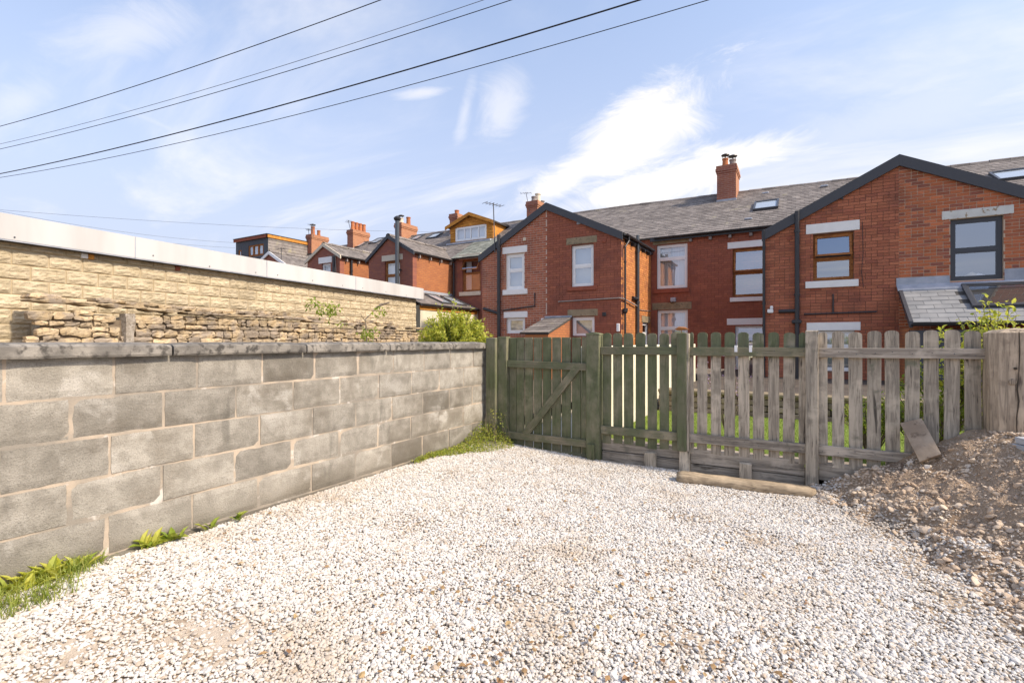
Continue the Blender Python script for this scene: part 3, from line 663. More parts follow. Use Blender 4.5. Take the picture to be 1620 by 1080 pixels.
# gravel boards: railway sleepers stacked under the pickets
def sleeper(px0, px1, z0, z1, y0, dep, label):
    x0, x1 = X(px0, y0), X(px1, y0); m = MB(); n = 10; 
    rows = []
    for k in range(n + 1):
        x = x0 + (x1 - x0) * k / n; w = lambda s: .004 * mnoise.noise(Vector((x * 4, s, z0 * 9)))
        rows.append([(x, y0 + w(1), z0 + .004 + w(5)), (x, y0 + w(2), z1 - .008 + w(6)), (x, y0 + .01 + w(3), z1 + w(7)), (x, y0 + dep, z1 + w(8)), (x, y0 + dep, z0)])
    P = 5; m.v = [p for r in rows for p in r]
    for k in range(n):
        for i in range(P): m.f.append((k * P + i, k * P + (i + 1) % P, (k + 1) * P + (i + 1) % P, (k + 1) * P + i))
    m.f.append(tuple(range(P))); m.f.append(tuple(n * P + i for i in range(P)))
    return m.build('sleeper', MT['sleeper'], label=label, cat='timber', group='sleepers under the fence', origin=((x0 + x1) / 2, y0, (z0 + z1) / 2))
sleeper(953, 1075, .105, .225, FY + .005, .1, 'upper sleeper under the dark green fence panel')
sleeper(953, 1075, -.09, .10, FY - .005, .1, 'lower sleeper on the gravel under the dark green fence panel')
sleeper(1093, 1273, .075, .225, FY + .0, .1, 'broad upper sleeper behind the kerb log')
sleeper(1093, 1273, -.09, .07, FY + .005, .1, 'lower sleeper half buried behind the kerb log')
sleeper(1296, 1470, .06, .225, FY + .0, .1, 'sleeper running into the soil heap right of the grey post')
def peg(px0, px1, py0, py1, y0, label):
    a = at(px0, py0, y0); b = at(px1, py1, y0); m = MB(); m.cbox(a.x, b.x, y0, y0 + .06, b.z - .15, a.z, .006, .003)
    m.build('timber_peg', MT['grey_wood'], label=label, cat='peg', group='pegs holding the sleepers')
peg(1019, 1037, 715, 735, FY - .075, 'short wooden peg in front of the green panel sleepers'); peg(1169, 1189, 732, 758, FY - .075, 'short wooden peg between the kerb log and the sleeper')
# kerb log
la, lb = Vector((-.985, 4.80, .022)), Vector((.13, 4.93, .006)); m = MB(); rows = []; n = 22; K = 12
ax = (lb - la).normalized(); sd_ = Vector((ax.y, -ax.x, 0))
for k in range(n + 1):
    t = k / n; p = la.lerp(lb, t); r = .074 * (1 - .16 * t) * (.8 if k in (0, n) else 1)
    for i in range(K):
        th = 2 * math.pi * i / K; q = 1 + .16 * mnoise.noise(Vector((t * 7, math.cos(th) * 1.3, math.sin(th) * 1.3))) + .10 * mnoise.noise(Vector((t * 26, math.cos(th) * 2.5, math.sin(th) * 2.5)))
        sq = .88 + .12 * abs(math.cos(2 * th)); m.v.append(p + (sd_ * math.copysign(abs(math.cos(th)) ** .7, math.cos(th)) * 1.15 + Vector((0, 0, 1)) * math.copysign(abs(math.sin(th)) ** .55, math.sin(th)) * .85) * r * q * sq)
for k in range(n):
    for i in range(K): m.f.append((k * K + i, k * K + (i + 1) % K, (k + 1) * K + (i + 1) % K, (k + 1) * K + i))
m.f.append(tuple(range(K))); m.f.append(tuple(n * K + i for i in range(K)))
m.v = [tuple(p) for p in m.v]; m.build('kerb_log', MT['log'], label='brown timber log lying as a kerb on the gravel by the fence', cat='log', smooth=True)
# plank leaning on the fence
P = [at(1424, 669, FY - .06), at(1458, 661, FY - .06)]
b0 = at(1452, 724, FY - .26); b1 = at(1486, 712, FY - .26)
m = MB(); nrm = (P[1] - P[0]).cross(b0 - P[0]).normalized()
if nrm.y > 0: nrm = -nrm
m.prism([P[0], P[1], b1 + (b1 - P[1]) * .1, b0 + (b0 - P[0]) * .1], -nrm * .035)
m.build('leaning_plank', MT['plank'], label='short brown plank leaning against the fence on the soil heap', cat='plank')
# pavers on the heap at the right edge
for i, (dz, rz, lab) in enumerate(((0, .12, 'lower grey paving slab on the soil heap at the right edge'), (.050, .05, 'upper grey paving slab stacked at the right edge of the heap'))):
    q = atd(1622 + i * 3, 716, 3.40); m = MB(); m.cbox(0, .40, -.1, .1, 0, .046, .004, .001)
    o = m.build('paving_slab', MT['paver'], label=lab, cat='slab', group='slabs on the heap', origin=(0, 0, 0)); WO[o.name] = q; o.location = (q.x, q.y, q.z + dz - .005); o.rotation_euler = (.03, -.03, R(20) + rz)

# ------------------------------------------------------------------ garage of buff stone blocks behind the wall
P0 = atd(0, 540, 7.3); gd = Vector((-math.sin(R(7.5)), math.cos(R(7.5)), 0)); gn = Vector((gd.y, -gd.x, 0))      # along the wall, outward normal
GL = 10.95; GZ = H + 1.49; gang = math.atan2(gn.y, gn.x)
g0 = Vector((P0.x, P0.y, 0))
def G(s, n, z): p = g0 + gd * s + gn * n; return Vector((p.x, p.y, z))
garage = empty('garage', G(5, -2, 0), 'long low garage of buff stone blocks with white fascia behind the block wall', 'garage')
def gbox(s0, s1, n0, n1, z0, z1): return MB().hexa([G(s0, n0, z0), G(s1, n0, z0), G(s1, n1, z0), G(s0, n1, z0), G(s0, n0, z1), G(s1, n0, z1), G(s1, n1, z1), G(s0, n1, z1)])
gbox(-6, GL - .01, -5, -.02, 0, GZ - .01).build('wall_core', MT['garage_mortar'], garage)
def pitched_mesh(seed, L, h):
    rs = random.Random(seed); off = rs.uniform(0, 99); nx, nz = 18, 12; m = MB(); g = {}
    mid = h * rs.uniform(.42, .55)
    for j in range(nz + 1):
        for i in range(nx + 1):
            y = -L / 2 + L * i / nx; z = h * j / nz
            e = min(1, min(i, nx - i) / 1.5, min(j, nz - j) / 1.0)
            wob = .018 * mnoise.noise(Vector((y * 12, off, 1)))
            d1 = (z - mid - wob); rid = .009 * max(0, 1 - abs(d1 - .075) / .09) if d1 > 0 else .014 * max(0, 1 - abs(d1 + .035) / .07)
            x = e * (.008 + rid + .013 * mnoise.noise(Vector((y * 11, z * 26, off))) + .008 * mnoise.noise(Vector((y * 24, z * 50, off + 5))))
            g[i, j] = len(m.v); m.v.append((x, y, z))
    for j in range(nz):
        for i in range(nx): m.f.append((g[i, j], g[i + 1, j], g[i + 1, j + 1], g[i, j + 1]))
    ring = [g[i, 0] for i in range(nx + 1)] + [g[nx, j] for j in range(1, nz + 1)] + [g[i, nz] for i in range(nx - 1, -1, -1)] + [g[0, j] for j in range(nz - 1, 0, -1)]
    b = len(m.v); n = len(ring)
    for r in ring: x, y, z = m.v[r]; m.v.append((-.03, y, z))
    for k in range(n): m.f.append((ring[k], b + k, b + (k + 1) % n, ring[(k + 1) % n]))
    return m
pm = {}
def pitched(L, h, seed):
    k = (round(L, 2), round(h, 3), seed)
    if k not in pm: me = pitched_mesh(seed, L, h).mesh('stone_block'); me.materials.append(MT['garage_block']); pm[k] = me
    return pm[k]
for c in range(9):
    h = .213 if c else .10; z0 = GZ - .10 - .225 * c + .006 if c else GZ - .10 + .006; s = -2.0 + (.225 if c % 2 else 0) + .11
    while s < GL - .02:
        s1 = min(s + .45, GL)
        if s1 - s > .08:
            L = s1 - s - .018
            inst('stone_block', pitched(L, h - .006, random.randrange(7) if L > .42 else 11), G((s + s1) / 2, -.012, z0), garage, (0, 0, gang))
        s += .45
for (s, w, mt) in ((1.0, .10, 'whitepaint'), (1.1, .09, 'timber'), (2.55, .10, 'bricksill')):
    gbox(s, s + w - .006, -.02, .026, GZ - .096, GZ - .02).build('packing_tile', MT[mt], garage)
# fascia boards, soffit, roof
jn = [-5.2, -2.4, 0.2 + 1.55, 4.55, 7.6, GL + .22]
fz = GZ + .015
for k in range(len(jn) - 1):
    o = gbox(jn[k] + .004, jn[k + 1] - .004, .13, .155, fz, fz + .375).build('fascia_panel', MT['fascia'], garage, origin=G(jn[k], .13, fz))
    for q in range(3):
        p = G(jn[k] + .3 + q * 1.1, .157, fz + .03 + random.uniform(0, .06)); MB().tube([p, p + gn * .006], .012, 6).build('fixing', MT['steel'], garage)
for k in range(1, len(jn) - 1): gbox(jn[k] - .008, jn[k] + .008, .156, .160, fz - .004, fz + .37).build('joint_strip', MT['lead'], garage)
gbox(-5.2, GL + .2, .005, .128, GZ - .012, GZ + .012).build('soffit', MT['black'], garage)
gbox(-5.2, GL + .2, .14, .152, fz - .022, fz - .002).build('drip_edge', MT['lead'], garage)
gbox(GL + .196, GL + .22, -5, .129, fz, fz + .375).build('fascia_return', MT['fascia'], garage)
gbox(-5.2, GL + .19, -5, .128, GZ + .05, GZ + .34).build('roof', MT['roof_base'], garage)

# ------------------------------------------------------------------ dry stone wall in front of the garage
sw = empty('dry_stone_wall', G(5, .5, 0), 'ruined dry stone wall with thin slab coping in front of the garage', 'wall')
def swtop(s): return H + .56 - .014 * (s - 1.0) + .02 * math.sin(s * 1.7)
PIER = 1.43; SPX0 = .12
S0, S1 = SPX0, GL + .4
NF = .55                                   # face of the wall in front of the garage
gbox(S0 + .3, S1, .10, NF - .06, 0, H + .36).build('wall_core', MT['earth_core'], sw)
def rock(s, z, L, h, name='stone', mat='rubble', dn=.1, out=0.0):
    m = MB(); nx = max(2, int(L / .07)); nz = 3 if h > .07 else 2; g = {}; off = random.uniform(0, 99)
    for j in range(nz + 1):
        for i in range(nx + 1):
            a = i / nx * 2 - 1; b = j / nz * 2 - 1
            ex = 1 - .22 * (abs(a) ** 6) - .18 * (abs(b) ** 4)
            p = G(s + L / 2 * a * (1 - .10 * abs(b) ** 2) + .035 * mnoise.noise(Vector((a * 2, b * 2, off))), NF + out + .05 * ex - .05 + .022 * mnoise.noise(Vector((a * 2.1, b * 1.7, off + 7))), z + h / 2 + h / 2 * b * (1 - .13 * abs(a) ** 2) + .034 * mnoise.noise(Vector((a * 1.8, b, off + 3))))
            g[i, j] = len(m.v); m.v.append(tuple(p))
    for j in range(nz):
        for i in range(nx): m.f.append((g[i, j], g[i + 1, j], g[i + 1, j + 1], g[i, j + 1]))
    ring = [g[i, 0] for i in range(nx + 1)] + [g[nx, j] for j in range(1, nz + 1)] + [g[i, nz] for i in range(nx - 1, -1, -1)] + [g[0, j] for j in range(nz - 1, 0, -1)]
    b = len(m.v); n = len(ring)
    for r in ring: q = Vector(m.v[r]) - gn * dn; m.v.append(tuple(q))
    for k in range(n): m.f.append((ring[k], b + k, b + (k + 1) % n, ring[(k + 1) % n]))
    m.build(name, MT[mat], sw)
z = H - .16; row = 0
while z < H + .60:
    h = random.uniform(.075, .17); s = S0 + random.uniform(-.08, .08)
    while s < S1:
        L = random.uniform(.16, .50) * (1 if random.random() > .25 else .55); hh = h * random.uniform(.75, 1.08); zz_ = z + random.uniform(-.012, .012)
        mid = s + L / 2
        if zz_ + hh < swtop(mid) - .01 and abs(mid - PIER) > L / 2 * .5:
            if h > .11 and random.random() < .35:
                rock(mid, zz_, L - .012, hh * .45); rock(mid + random.uniform(-.03, .03), zz_ + hh * .5, L - .02, hh * .48)
            else: rock(mid, zz_, L - .010, hh - .008)
        s += L
    z += h
s = S0 - .05
while s < S1 - .3:                          # thin through-stones on top
    L = random.uniform(.5, 1.15); rock(s + L / 2, swtop(s + L / 2) - .005, L - .02, random.uniform(.045, .065), 'coping_slab', 'rubble', .30, .07); s += L
s = S0
while s < S1 - .2:                          # loose top row
    L = random.uniform(.2, .6)
    if random.random() < .75 and s < 8.5: rock(s + L / 2, swtop(s + L / 2) + .06, L, random.uniform(.05, .10), 'top_stone', 'rubble', .25, -.03)
    s += L
m = MB(); zs = [H - .3, H - .1, H + .1, H + .3, H + .47]                 # rendered stub post built into the wall
ring = lambda z: [G(PIER - .09 + random.uniform(-.015, .015), NF + .05, z), G(PIER + .05 + random.uniform(-.02, .02), NF + .06, z), G(PIER + .10, NF - .1, z), G(PIER - .1, NF - .1, z)]
for z in zs: m.v += [tuple(p) for p in ring(z)]
for k in range(4):
    for i in range(4): m.f.append((k * 4 + i, k * 4 + (i + 1) % 4, k * 4 + 4 + (i + 1) % 4, k * 4 + 4 + i))
m.f.append((16, 17, 18, 19)); m.build('rendered_pier', MT['lime'], sw)

# ------------------------------------------------------------------ terrace of houses
YG = 14.4; YM = 17.85; YR = 21.9; HB = .38                # rear wings, main rear wall, ridge, base level
EV = H + 3.77
def ridge_z(x): return H + (6.12 if x < -6 else 6.12 - .15 * min(1.6, (x + 6) / 6.8))
class Plane:                                     # wall plane: s along, t up, n inward
    def __init__(s, ax, c): s.ax = ax; s.c = c
    def __call__(s, a, t, n=0): return (a, s.c + n, t) if s.ax == 'y' else (s.c - n, a, t)
def wall_core(pl, x0, x1, z0, top, ops, mat, parent, brk=(), n0=.009, n1=.24, name='wall'):
    m = MB(); bx = sorted({x0, x1, *[q for q in brk if x0 < q < x1], *[q for o in ops for q in (o[0], o[1]) if x0 < q < x1]})
    for a, b in zip(bx[:-1], bx[1:]):
        if b - a < 1e-4: continue
        mid = (a + b) / 2; cuts = sorted((o[2], o[3]) for o in ops if o[0] - 1e-6 <= mid <= o[1] + 1e-6); z = z0
        segs = []
        for c0, c1 in cuts:
            if c0 > z: segs.append((z, z, c0, c0))
            z = max(z, c1)
        segs.append((z, z, top(a + 1e-4), top(b - 1e-4)))
        for za, zb, ta, tb in segs: m.hexa([pl(a, za, n0), pl(b, zb, n0), pl(b, zb, n1), pl(a, za, n1), pl(a, ta, n0), pl(b, tb, n0), pl(b, tb, n1), pl(a, ta, n1)])
    return m.build(name, mat, parent)
UB = {}
def brickwork(pl, x0, x1, z0, top, ops, mat, parent, gap=.010, indiv=0, header=.12, zmin=None, dep=.05, jit=.0015):
    bricks = []; c = 0; z = z0
    while True:
        za, zb = z + gap / 2, z + .075 - gap / 2
        if za > max(top(x0 + .001), top(x1 - .001), top((x0 + x1) / 2)): break
        if zmin is None or zb > zmin:
            iv = [(x0, x1)]
            # clip by sloped top
            smp = [x0 + (x1 - x0) * i / 120 for i in range(121)]; ok = [q for q in smp if top(min(max(q, x0 + 1e-3), x1 - 1e-3)) >= zb + .0]
            if ok: iv = [(min(ok), max(ok))]
            else: iv = []
            for o in ops:
                if o[2] < zb - .015 and o[3] > za + .015:
                    nv = []
                    for a, b in iv:
                        if o[1] <= a or o[0] >= b: nv.append((a, b))
                        else:
                            if o[0] > a: nv.append((a, o[0]))
                            if o[1] < b: nv.append((o[1], b))
                    iv = nv
            x = x0 - (.1125 if c % 2 else 0)
            hd = (c % 6 == 3)
            while x < x1:
                Lb = .1125 if (hd or random.random() < header * .3) else .225
                for a, b in iv:
                    p, q = max(x + gap / 2, a), min(x + Lb - gap / 2, b)
                    if q - p > .03: bricks.append((p, q, za, zb))
                x += Lb
        z += .075; c += 1
    if indiv:
        key = lambda b: (Vector(pl((b[0] + b[1]) / 2, b[2])) - Vector((0, 0, H))).length - (2 if b[2] > H + .1 and b[1] - b[0] > .2 else 0)
        bricks.sort(key=key); sep_, bricks = bricks[:indiv], bricks[indiv:]
        k = (mat.name, round(gap, 3), pl.ax)
        if k not in UB:
            m = MB(); L, h = .215, .075 - gap
            m.v = [tuple(Vector(pl(a, t, n)) - Vector(pl(0, 0, 0))) for (a, t, n) in ((-L / 2, 0, 0), (L / 2, 0, 0), (L / 2, 0, dep), (-L / 2, 0, dep), (-L / 2, h, 0), (L / 2, h, 0), (L / 2, h, dep), (-L / 2, h, dep))]
            m.f = [(0, 3, 2, 1), (4, 5, 6, 7), (0, 1, 5, 4), (1, 2, 6, 5), (2, 3, 7, 6), (3, 0, 4, 7)]; me = m.mesh('brick'); me.materials.append(mat); UB[k] = me
        for p, q, za, zb in sep_:
            sc = (q - p) / .215
            inst('brick', UB[k], Vector(pl((p + q) / 2, za, random.uniform(-jit, jit))), parent, scale=(sc, 1, 1) if pl.ax == 'y' else (1, sc, 1))
    m = MB()
    for p, q, za, zb in bricks:
        n = random.uniform(-jit, jit); m.add([pl(p, za, n), pl(q, za, n), pl(q, zb, n), pl(p, zb, n), pl(p, za, n + .02), pl(q, za, n + .02), pl(q, zb, n + .02), pl(p, zb, n + .02)], [(0, 1, 2, 3), (0, 4, 5, 1), (1, 5, 6, 2), (2, 6, 7, 3), (3, 7, 4, 0)])
    if m.v: m.build('brickwork', mat, parent, kind='stuff')
def pbox(pl, a, b, z0, z1, n0, n1, mat, parent, name, c=.004, jit=.0, **kw):
    m = MB(); p0 = pl(a, z0, n0); p1 = pl(b, z1, n1)
    lo = [min(p0[i], p1[i]) for i in range(3)]; hi = [max(p0[i], p1[i]) for i in range(3)]
    m.cbox(lo[0], hi[0], lo[1], hi[1], lo[2], hi[2], min(c, .3 * min(h - l for h, l in zip(hi, lo))), jit); return m.build(name, mat, parent, **kw)
def frame_mb(pl, a, b, z0, z1, w, n0, n1, m=None):
    m = m or MB(); q = lambda s0, s1, t0, t1: m.hexa([pl(s0, t0, n0), pl(s1, t0, n0), pl(s1, t0, n1), pl(s0, t0, n1), pl(s0, t1, n0), pl(s1, t1, n0), pl(s1, t1, n1), pl(s0, t1, n1)])
    q(a, a + w, z0, z1); q(b - w, b, z0, z1); q(a + w + .0005, b - w - .0005, z0, z0 + w); q(a + w + .0005, b - w - .0005, z1 - w, z1); return m
def window(pl, o, mat, parent, trans=.55, w=.055, rec=.07, back='room', cur=None, pane='pane', sash=None, split=None, fw=None):
    a, b, z0, z1 = o; zt = z0 + (z1 - z0) * trans
    win = frame_mb(pl, a + .002, b - .002, z0 + .002, z1 - .002, w, rec, rec + .06).build('window', MT[mat], parent)
    pbox(pl, a + w, b - w, zt - .03, zt + .03, rec + .002, rec + .058, MT[mat], win, 'transom', .003)
    for (p, q, open_) in ((z0 + w, zt - .03, None), (zt + .03, z1 - w, sash)):
        if q - p < .05: continue
        iw = .032
        if open_ is None:
            frame_mb(pl, a + w, b - w, p, q, iw, rec + .006, rec + .050).build('sash', MT[mat], win)
            m = MB(); m.add([pl(a + w + iw, p + iw, rec + .03), pl(b - w - iw, p + iw, rec + .03), pl(b - w - iw, q - iw, rec + .03), pl(a + w + iw, q - iw, rec + .03)], [(0, 1, 2, 3)]); m.build('pane', MT[pane], win)
        else:                                   # top hung sash pushed out
            h = q - p; th = R(open_); org = Vector(pl(a + w, q, rec - .01)); ca, sa = math.cos(th), math.sin(th)
            tilt = lambda s_, t_, n_=0: tuple(Vector(pl(s_, q - (q - t_) * ca + n_ * sa, rec - .01 - (q - t_) * sa + n_ * ca)))
            frame_mb(tilt, a + w * .7, b - w * .7, p, q, .05, 0, .045).build('open_sash', MT[mat], win)
            m = MB(); m.add([tilt(a + w + .04, p + .05, .02), tilt(b - w - .04, p + .05, .02), tilt(b - w - .04, q - .05, .02), tilt(a + w + .04, q - .05, .02)], [(0, 1, 2, 3)]); m.build('pane', MT[pane], win)
    bk = rec + (.16 if back != 'room' else .6)
    m = MB(); m.add([pl(a - .2, z0 - .2, bk), pl(b + .2, z0 - .2, bk), pl(b + .2, z1 + .2, bk), pl(a - .2, z1 + .2, bk)], [(0, 1, 2, 3)]); m.build('blind' if back != 'room' else 'room_back', MT[back], win)
    if cur:
        for (f0, f1, cm) in cur:
            m = MB(); n = 26; c0, c1 = a + (b - a) * f0, a + (b - a) * f1
            for k in range(n + 1):
                s = c0 + (c1 - c0) * k / n; dn = .012 * math.sin(k * 2.1) + .006 * math.sin(k * .9)
                m.v += [pl(s, z0 + .01, rec + .11 + dn), pl(s, z1 - .01, rec + .11 + dn * .7)]
            for k in range(n): m.f.append((2 * k, 2 * k + 2, 2 * k + 3, 2 * k + 1))
            m.build('curtain', MT[cm], win, smooth=True, fixn=False)
    return win
def opx(px0, px1, py0, py1, Y):                # opening from its left edge in the photograph
    a = at(px0, py0, Y); b = at(px0, py1, Y); return [a.x, at(px1, 540, Y).x, b.z, a.z]
def lintel(pl, px0, px1, py0, py1, mat, parent, name='lintel', out=.012, Y=None, c=.006):
    o = opx(px0, px1, py0, py1, pl.c); return pbox(pl, o[0], o[1], o[2], o[3], -out, .1, MT[mat], parent, name, c), o
def slope(parent, e0, e1, r0, r1, mat='slate', sw=.26, sx=.20, name='roof', gap=None, thick=.05, indiv=False, smat=None, lift=.012):
    # e0,e1 eave ends; r0,r1 ridge ends (viewed from outside: e0 left, e1 right)
    e0, e1, r0, r1 = map(Vector, (e0, e1, r0, r1)); nv = (e1 - e0).cross(r0 - e0).normalized()
    if nv.z < 0: nv = -nv
    m = MB(); m.hexa([e0 - nv * thick, e1 - nv * thick, r1 - nv * thick, r0 - nv * thick, e0, e1, r1, r0]); base = m.build(name, MT['roof_base'], parent)
    V = ((r0 - e0).length + (r1 - e1).length) / 2; nr = max(1, int(round(V / sx))); m = MB()
    P = lambda u, v: (e0 * (1 - u) + e1 * u) * (1 - v) + (r0 * (1 - u) + r1 * u) * v
    for j in range(nr):
        v0 = j / nr; v1 = min(1, (j + 1.12) / nr); W = ((P(1, v0) - P(0, v0)).length); nc = max(1, int(round(W / sw))); 
        for i in range(-1, nc + 1):
            u0 = (i + (.5 if j % 2 else 0)) / nc; u1 = u0 + 1 / nc; u0, u1 = max(0, u0), min(1, u1)
            if u1 - u0 < .2 / nc: continue
            if gap and gap((u0 + u1) / 2, (v0 + v1) / 2): continue
            g = .003 / max(W, .1); l0 = lift + random.uniform(0, .006); l1 = .002; jt = random.uniform(-.004, .004) / V
            a, b, c, d = P(u0 + g, v0 + jt) + nv * l0, P(u1 - g, v0 + jt) + nv * (l0 + random.uniform(-.002, .002)), P(u1 - g, v1) + nv * l1, P(u0 + g, v1) + nv * l1
            mm = MB() if indiv else m
            mm.add([a, b, c, d, a - nv * l0 * .9, b - nv * l0 * .9, c - nv * .001, d - nv * .001], [(0, 1, 2, 3), (4, 5, 1, 0), (5, 6, 2, 1), (7, 4, 0, 3)])
            if indiv: mm.build('slate', MT[smat or mat], base, fixn=False)
    if not indiv: m.build('slates', MT[smat or mat], base, kind='stuff', fixn=False)
    return base
def ridge(parent, a, b, mat='slate', r=.10, L=.45):
    a, b = Vector(a), Vector(b); d = (b - a); n = max(1, int(d.length / L)); side = d.normalized().cross(Vector((0, 0, 1))).normalized()
    for k in range(n):
        p, q = a + d * (k / n), a + d * ((k + .985) / n); m = MB(); K = 6; dz = random.uniform(-.006, .006)
        for e, rr in ((p, r * 1.06), (q, r)):
            for i in range(K + 1):
                th = math.pi * i / K; m.v.append(tuple(e + side * math.cos(th) * rr * 1.15 + Vector((0, 0, math.sin(th) * rr - .05 + dz))))
        for i in range(K): m.f.append((i, i + 1, K + 2 + i, K + 1 + i))
        m.build('ridge_tile', MT[mat], parent, smooth=False)
def gutter(parent, a, b, r=.055, mat='black'):
    a, b = Vector(a), Vector(b); m = MB(); K = 8; d = (b - a).normalized(); side = d.cross(Vector((0, 0, 1))).normalized(); up = Vector((0, 0, 1))
    for e in (a, b):
        for rr in (r, r * .86):
            for i in range(K + 1): th = math.pi + math.pi * i / K; m.v.append(tuple(e + side * math.cos(th) * rr + up * math.sin(th) * rr))
    n = K + 1
    for i in range(K): m.f += [(i, i + 1, 2 * n + i + 1, 2 * n + i), (n + i, 3 * n + i, 3 * n + i + 1, n + i + 1), (i, n + i, n + i + 1, i + 1), (2 * n + i, 2 * n + i + 1, 3 * n + i + 1, 3 * n + i)]
    m.f += [(0, 2 * n, 3 * n, n), (K, n + K, 3 * n + K, 2 * n + K)]
    return m.build('gutter', MT[mat], parent)
def pipe(parent, pts, r=.035, mat='black', name='downpipe', collars=True):
    o = MB().tube(pts, r, 10).build(name, MT[mat], parent)
    if collars:
        for p, q in zip(pts[:-1], pts[1:]):
            p, q = Vector(p), Vector(q)
            if (q - p).length > 1.0:
                for f in (.12, .5, .88):
                    c = p.lerp(q, f); d = (q - p).normalized() * .03; MB().tube([c - d, c + d], r * 1.28, 10).build('pipe_collar', MT[mat], o)
    return o
def chimney(parent, x0, x1, y0, y1, zb, zt, pots, oversail=.05):
    st = MB()
    for (a, b, e) in ((zb, zt - .30, 0), (zt - .30, zt - .22, oversail * .5), (zt - .219, zt - .12, oversail), (zt - .119, zt, oversail * .6)): st.box(x0 - e, x1 + e, y0 - e, y1 + e, a + .001, b)
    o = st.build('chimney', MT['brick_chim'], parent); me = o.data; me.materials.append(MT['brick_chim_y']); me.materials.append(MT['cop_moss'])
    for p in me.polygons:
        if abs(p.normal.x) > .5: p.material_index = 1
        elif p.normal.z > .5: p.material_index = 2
    MB().box(x0 - .015, x1 + .015, y0 - .03, y1 + .03, zb, zb + .12).build('lead_apron', MT['lead'], o)
    for (px_, py_, h, r, mt, cowl) in pots:
        m = MB(); m.lathe((px_, py_, zt), [(r * 1.15, 0), (r * 1.15, .05), (r, .07), (r * .88, h - .08), (r * 1.05, h - .06), (r * 1.05, h - .01), (r * .8, h)], 12); pt = m.build('chimney_pot', MT[mt], o, smooth=False)
        if cowl:
            m = MB(); 
            for k in range(4): th = k * math.pi / 2; m.tube([(px_ + r * .8 * math.cos(th), py_ + r * .8 * math.sin(th), zt + h - .02), (px_ + r * .8 * math.cos(th), py_ + r * .8 * math.sin(th), zt + h + .12)], .012, 5)
            m.lathe((px_, py_, zt + h + .11), [(r * 1.35, 0), (r * 1.3, .03), (r * .5, .07), (.01, .085)], 12); m.build('cowl', MT['black'], pt)
    return o
MT['cop_moss'] = gen('mossy_flaunching', (.34, .24, .12), (.26, .17, .09), 8, bs=.5, var=0)
def aerial(parent, base, top, n=5, r=.014, boom=.5, ang=0):
    o = MB().tube([base, top], r, 6).build('aerial_mast', MT['alu'], parent); t = Vector(top); d = Vector((math.cos(ang), math.sin(ang), 0)); e = Vector((-d.y, d.x, 0)); m = MB(); m.tube([t - d * boom / 2 - Vector((0, 0, .05)), t + d * boom / 2 - Vector((0, 0, .05))], .01, 5)
    for k in range(n): c = t + d * (k / (n - 1) - .5) * boom - Vector((0, 0, .05)); m.tube([c - e * .16, c + e * .16], .008, 4)
    m.build('aerial', MT['alu'], o); return o
def bargeboard(parent, p, q, Y0, h=.24, t=.05):
    p, q = Vector(p), Vector(q); m = MB(); m.hexa([(p.x, Y0, p.z - h), (q.x, Y0, q.z - h), (q.x, Y0 + t, q.z - h), (p.x, Y0 + t, p.z - h), (p.x, Y0, p.z), (q.x, Y0, q.z), (q.x, Y0 + t, q.z), (p.x, Y0 + t, p.z)]); return m.build('bargeboard', MT['barge'], parent)
def main_block(root, x0, x1, mat_f, ops, brick=None, mort=None, gapx=None, indiv=0, roofgap=None, rear=True, geom=True):
    pf = Plane('y', YM)
    if rear:
        wall_core(pf, x0, x1, HB, lambda s: EV - .05, ops, MT[mort] if brick else MT[mat_f], root, name='rear_wall')
        if brick: brickwork(pf, x0, x1, HB, lambda s: EV - .05, ops, MT[brick], root, gap=gapx or .008, indiv=indiv, zmin=.2)
    body = MB(); body.box(x0, x1, YM + .25, YM + 8.1, HB, EV - .02); body.build('house_body', MT['bw_x'], root)
    ov = .14; sl = (ridge_z((x0 + x1) / 2) - EV) / (YR - YM)
    rb = slope(root, (x0, YM - ov, EV - sl * ov), (x1, YM - ov, EV - sl * ov), (x0, YR, ridge_z(x0)), (x1, YR, ridge_z(x1)), gap=roofgap)
    m = MB(); m.hexa([(x0, YR, ridge_z(x0) - .05), (x1, YR, ridge_z(x1) - .05), (x1, YM + 8.2, EV - .1), (x0, YM + 8.2, EV - .1), (x0, YR, ridge_z(x0)), (x1, YR, ridge_z(x1)), (x1, YM + 8.2, EV), (x0, YM + 8.2, EV)]); m.build('street_side_roof', MT['slate'], root)
    ridge(rb, (x0, YR, ridge_z(x0)), (x1, YR, ridge_z(x1)))
    for xx in (x0 + .001, x1 - .001):                        # party wall above the ceiling
        m = MB(); m.prism([(xx, YM + .26, EV - .03), (xx, YM + 8, EV - .03), (xx, YR, ridge_z(xx) - .06)], (.02 if xx == x0 + .001 else -.02, 0, 0)); m.build('party_wall', MT['bw_y'], root)
    return rb
def roofpt(x, y): return EV + (ridge_z(x) - EV) / (YR - YM) * (y - YM)
def rooflight(parent, x, y, w, l, name='rooflight', off=.05, mat='anth', xf=None):
    sl = (ridge_z(x) - EV) / (YR - YM); u = Vector((0, 1, sl)).normalized(); n = Vector((0, -sl, 1)).normalized(); c = Vector((x, y, roofpt(x, y))) + n * off
    pl = lambda s, t, k=0: tuple(c + Vector((s, 0, 0)) + u * t - n * k)
    f = frame_mb(pl, -w / 2, w / 2, -l / 2, l / 2, .06, -.03, .05).build(name, MT[mat], parent)
    m = MB(); m.add([pl(-w / 2 + .06, -l / 2 + .06), pl(w / 2 - .06, -l / 2 + .06), pl(w / 2 - .06, l / 2 - .06), pl(-w / 2 + .06, l / 2 - .06)], [(0, 1, 2, 3)]); m.build('pane', MT['pane_roof'], f); return f
MT['pane_roof2'] = glass('rooflight_clear', .35); MT['pane_roof'] = plain('rooflight_glass', (.35, .40, .45), .06, 0, spec=1.0)
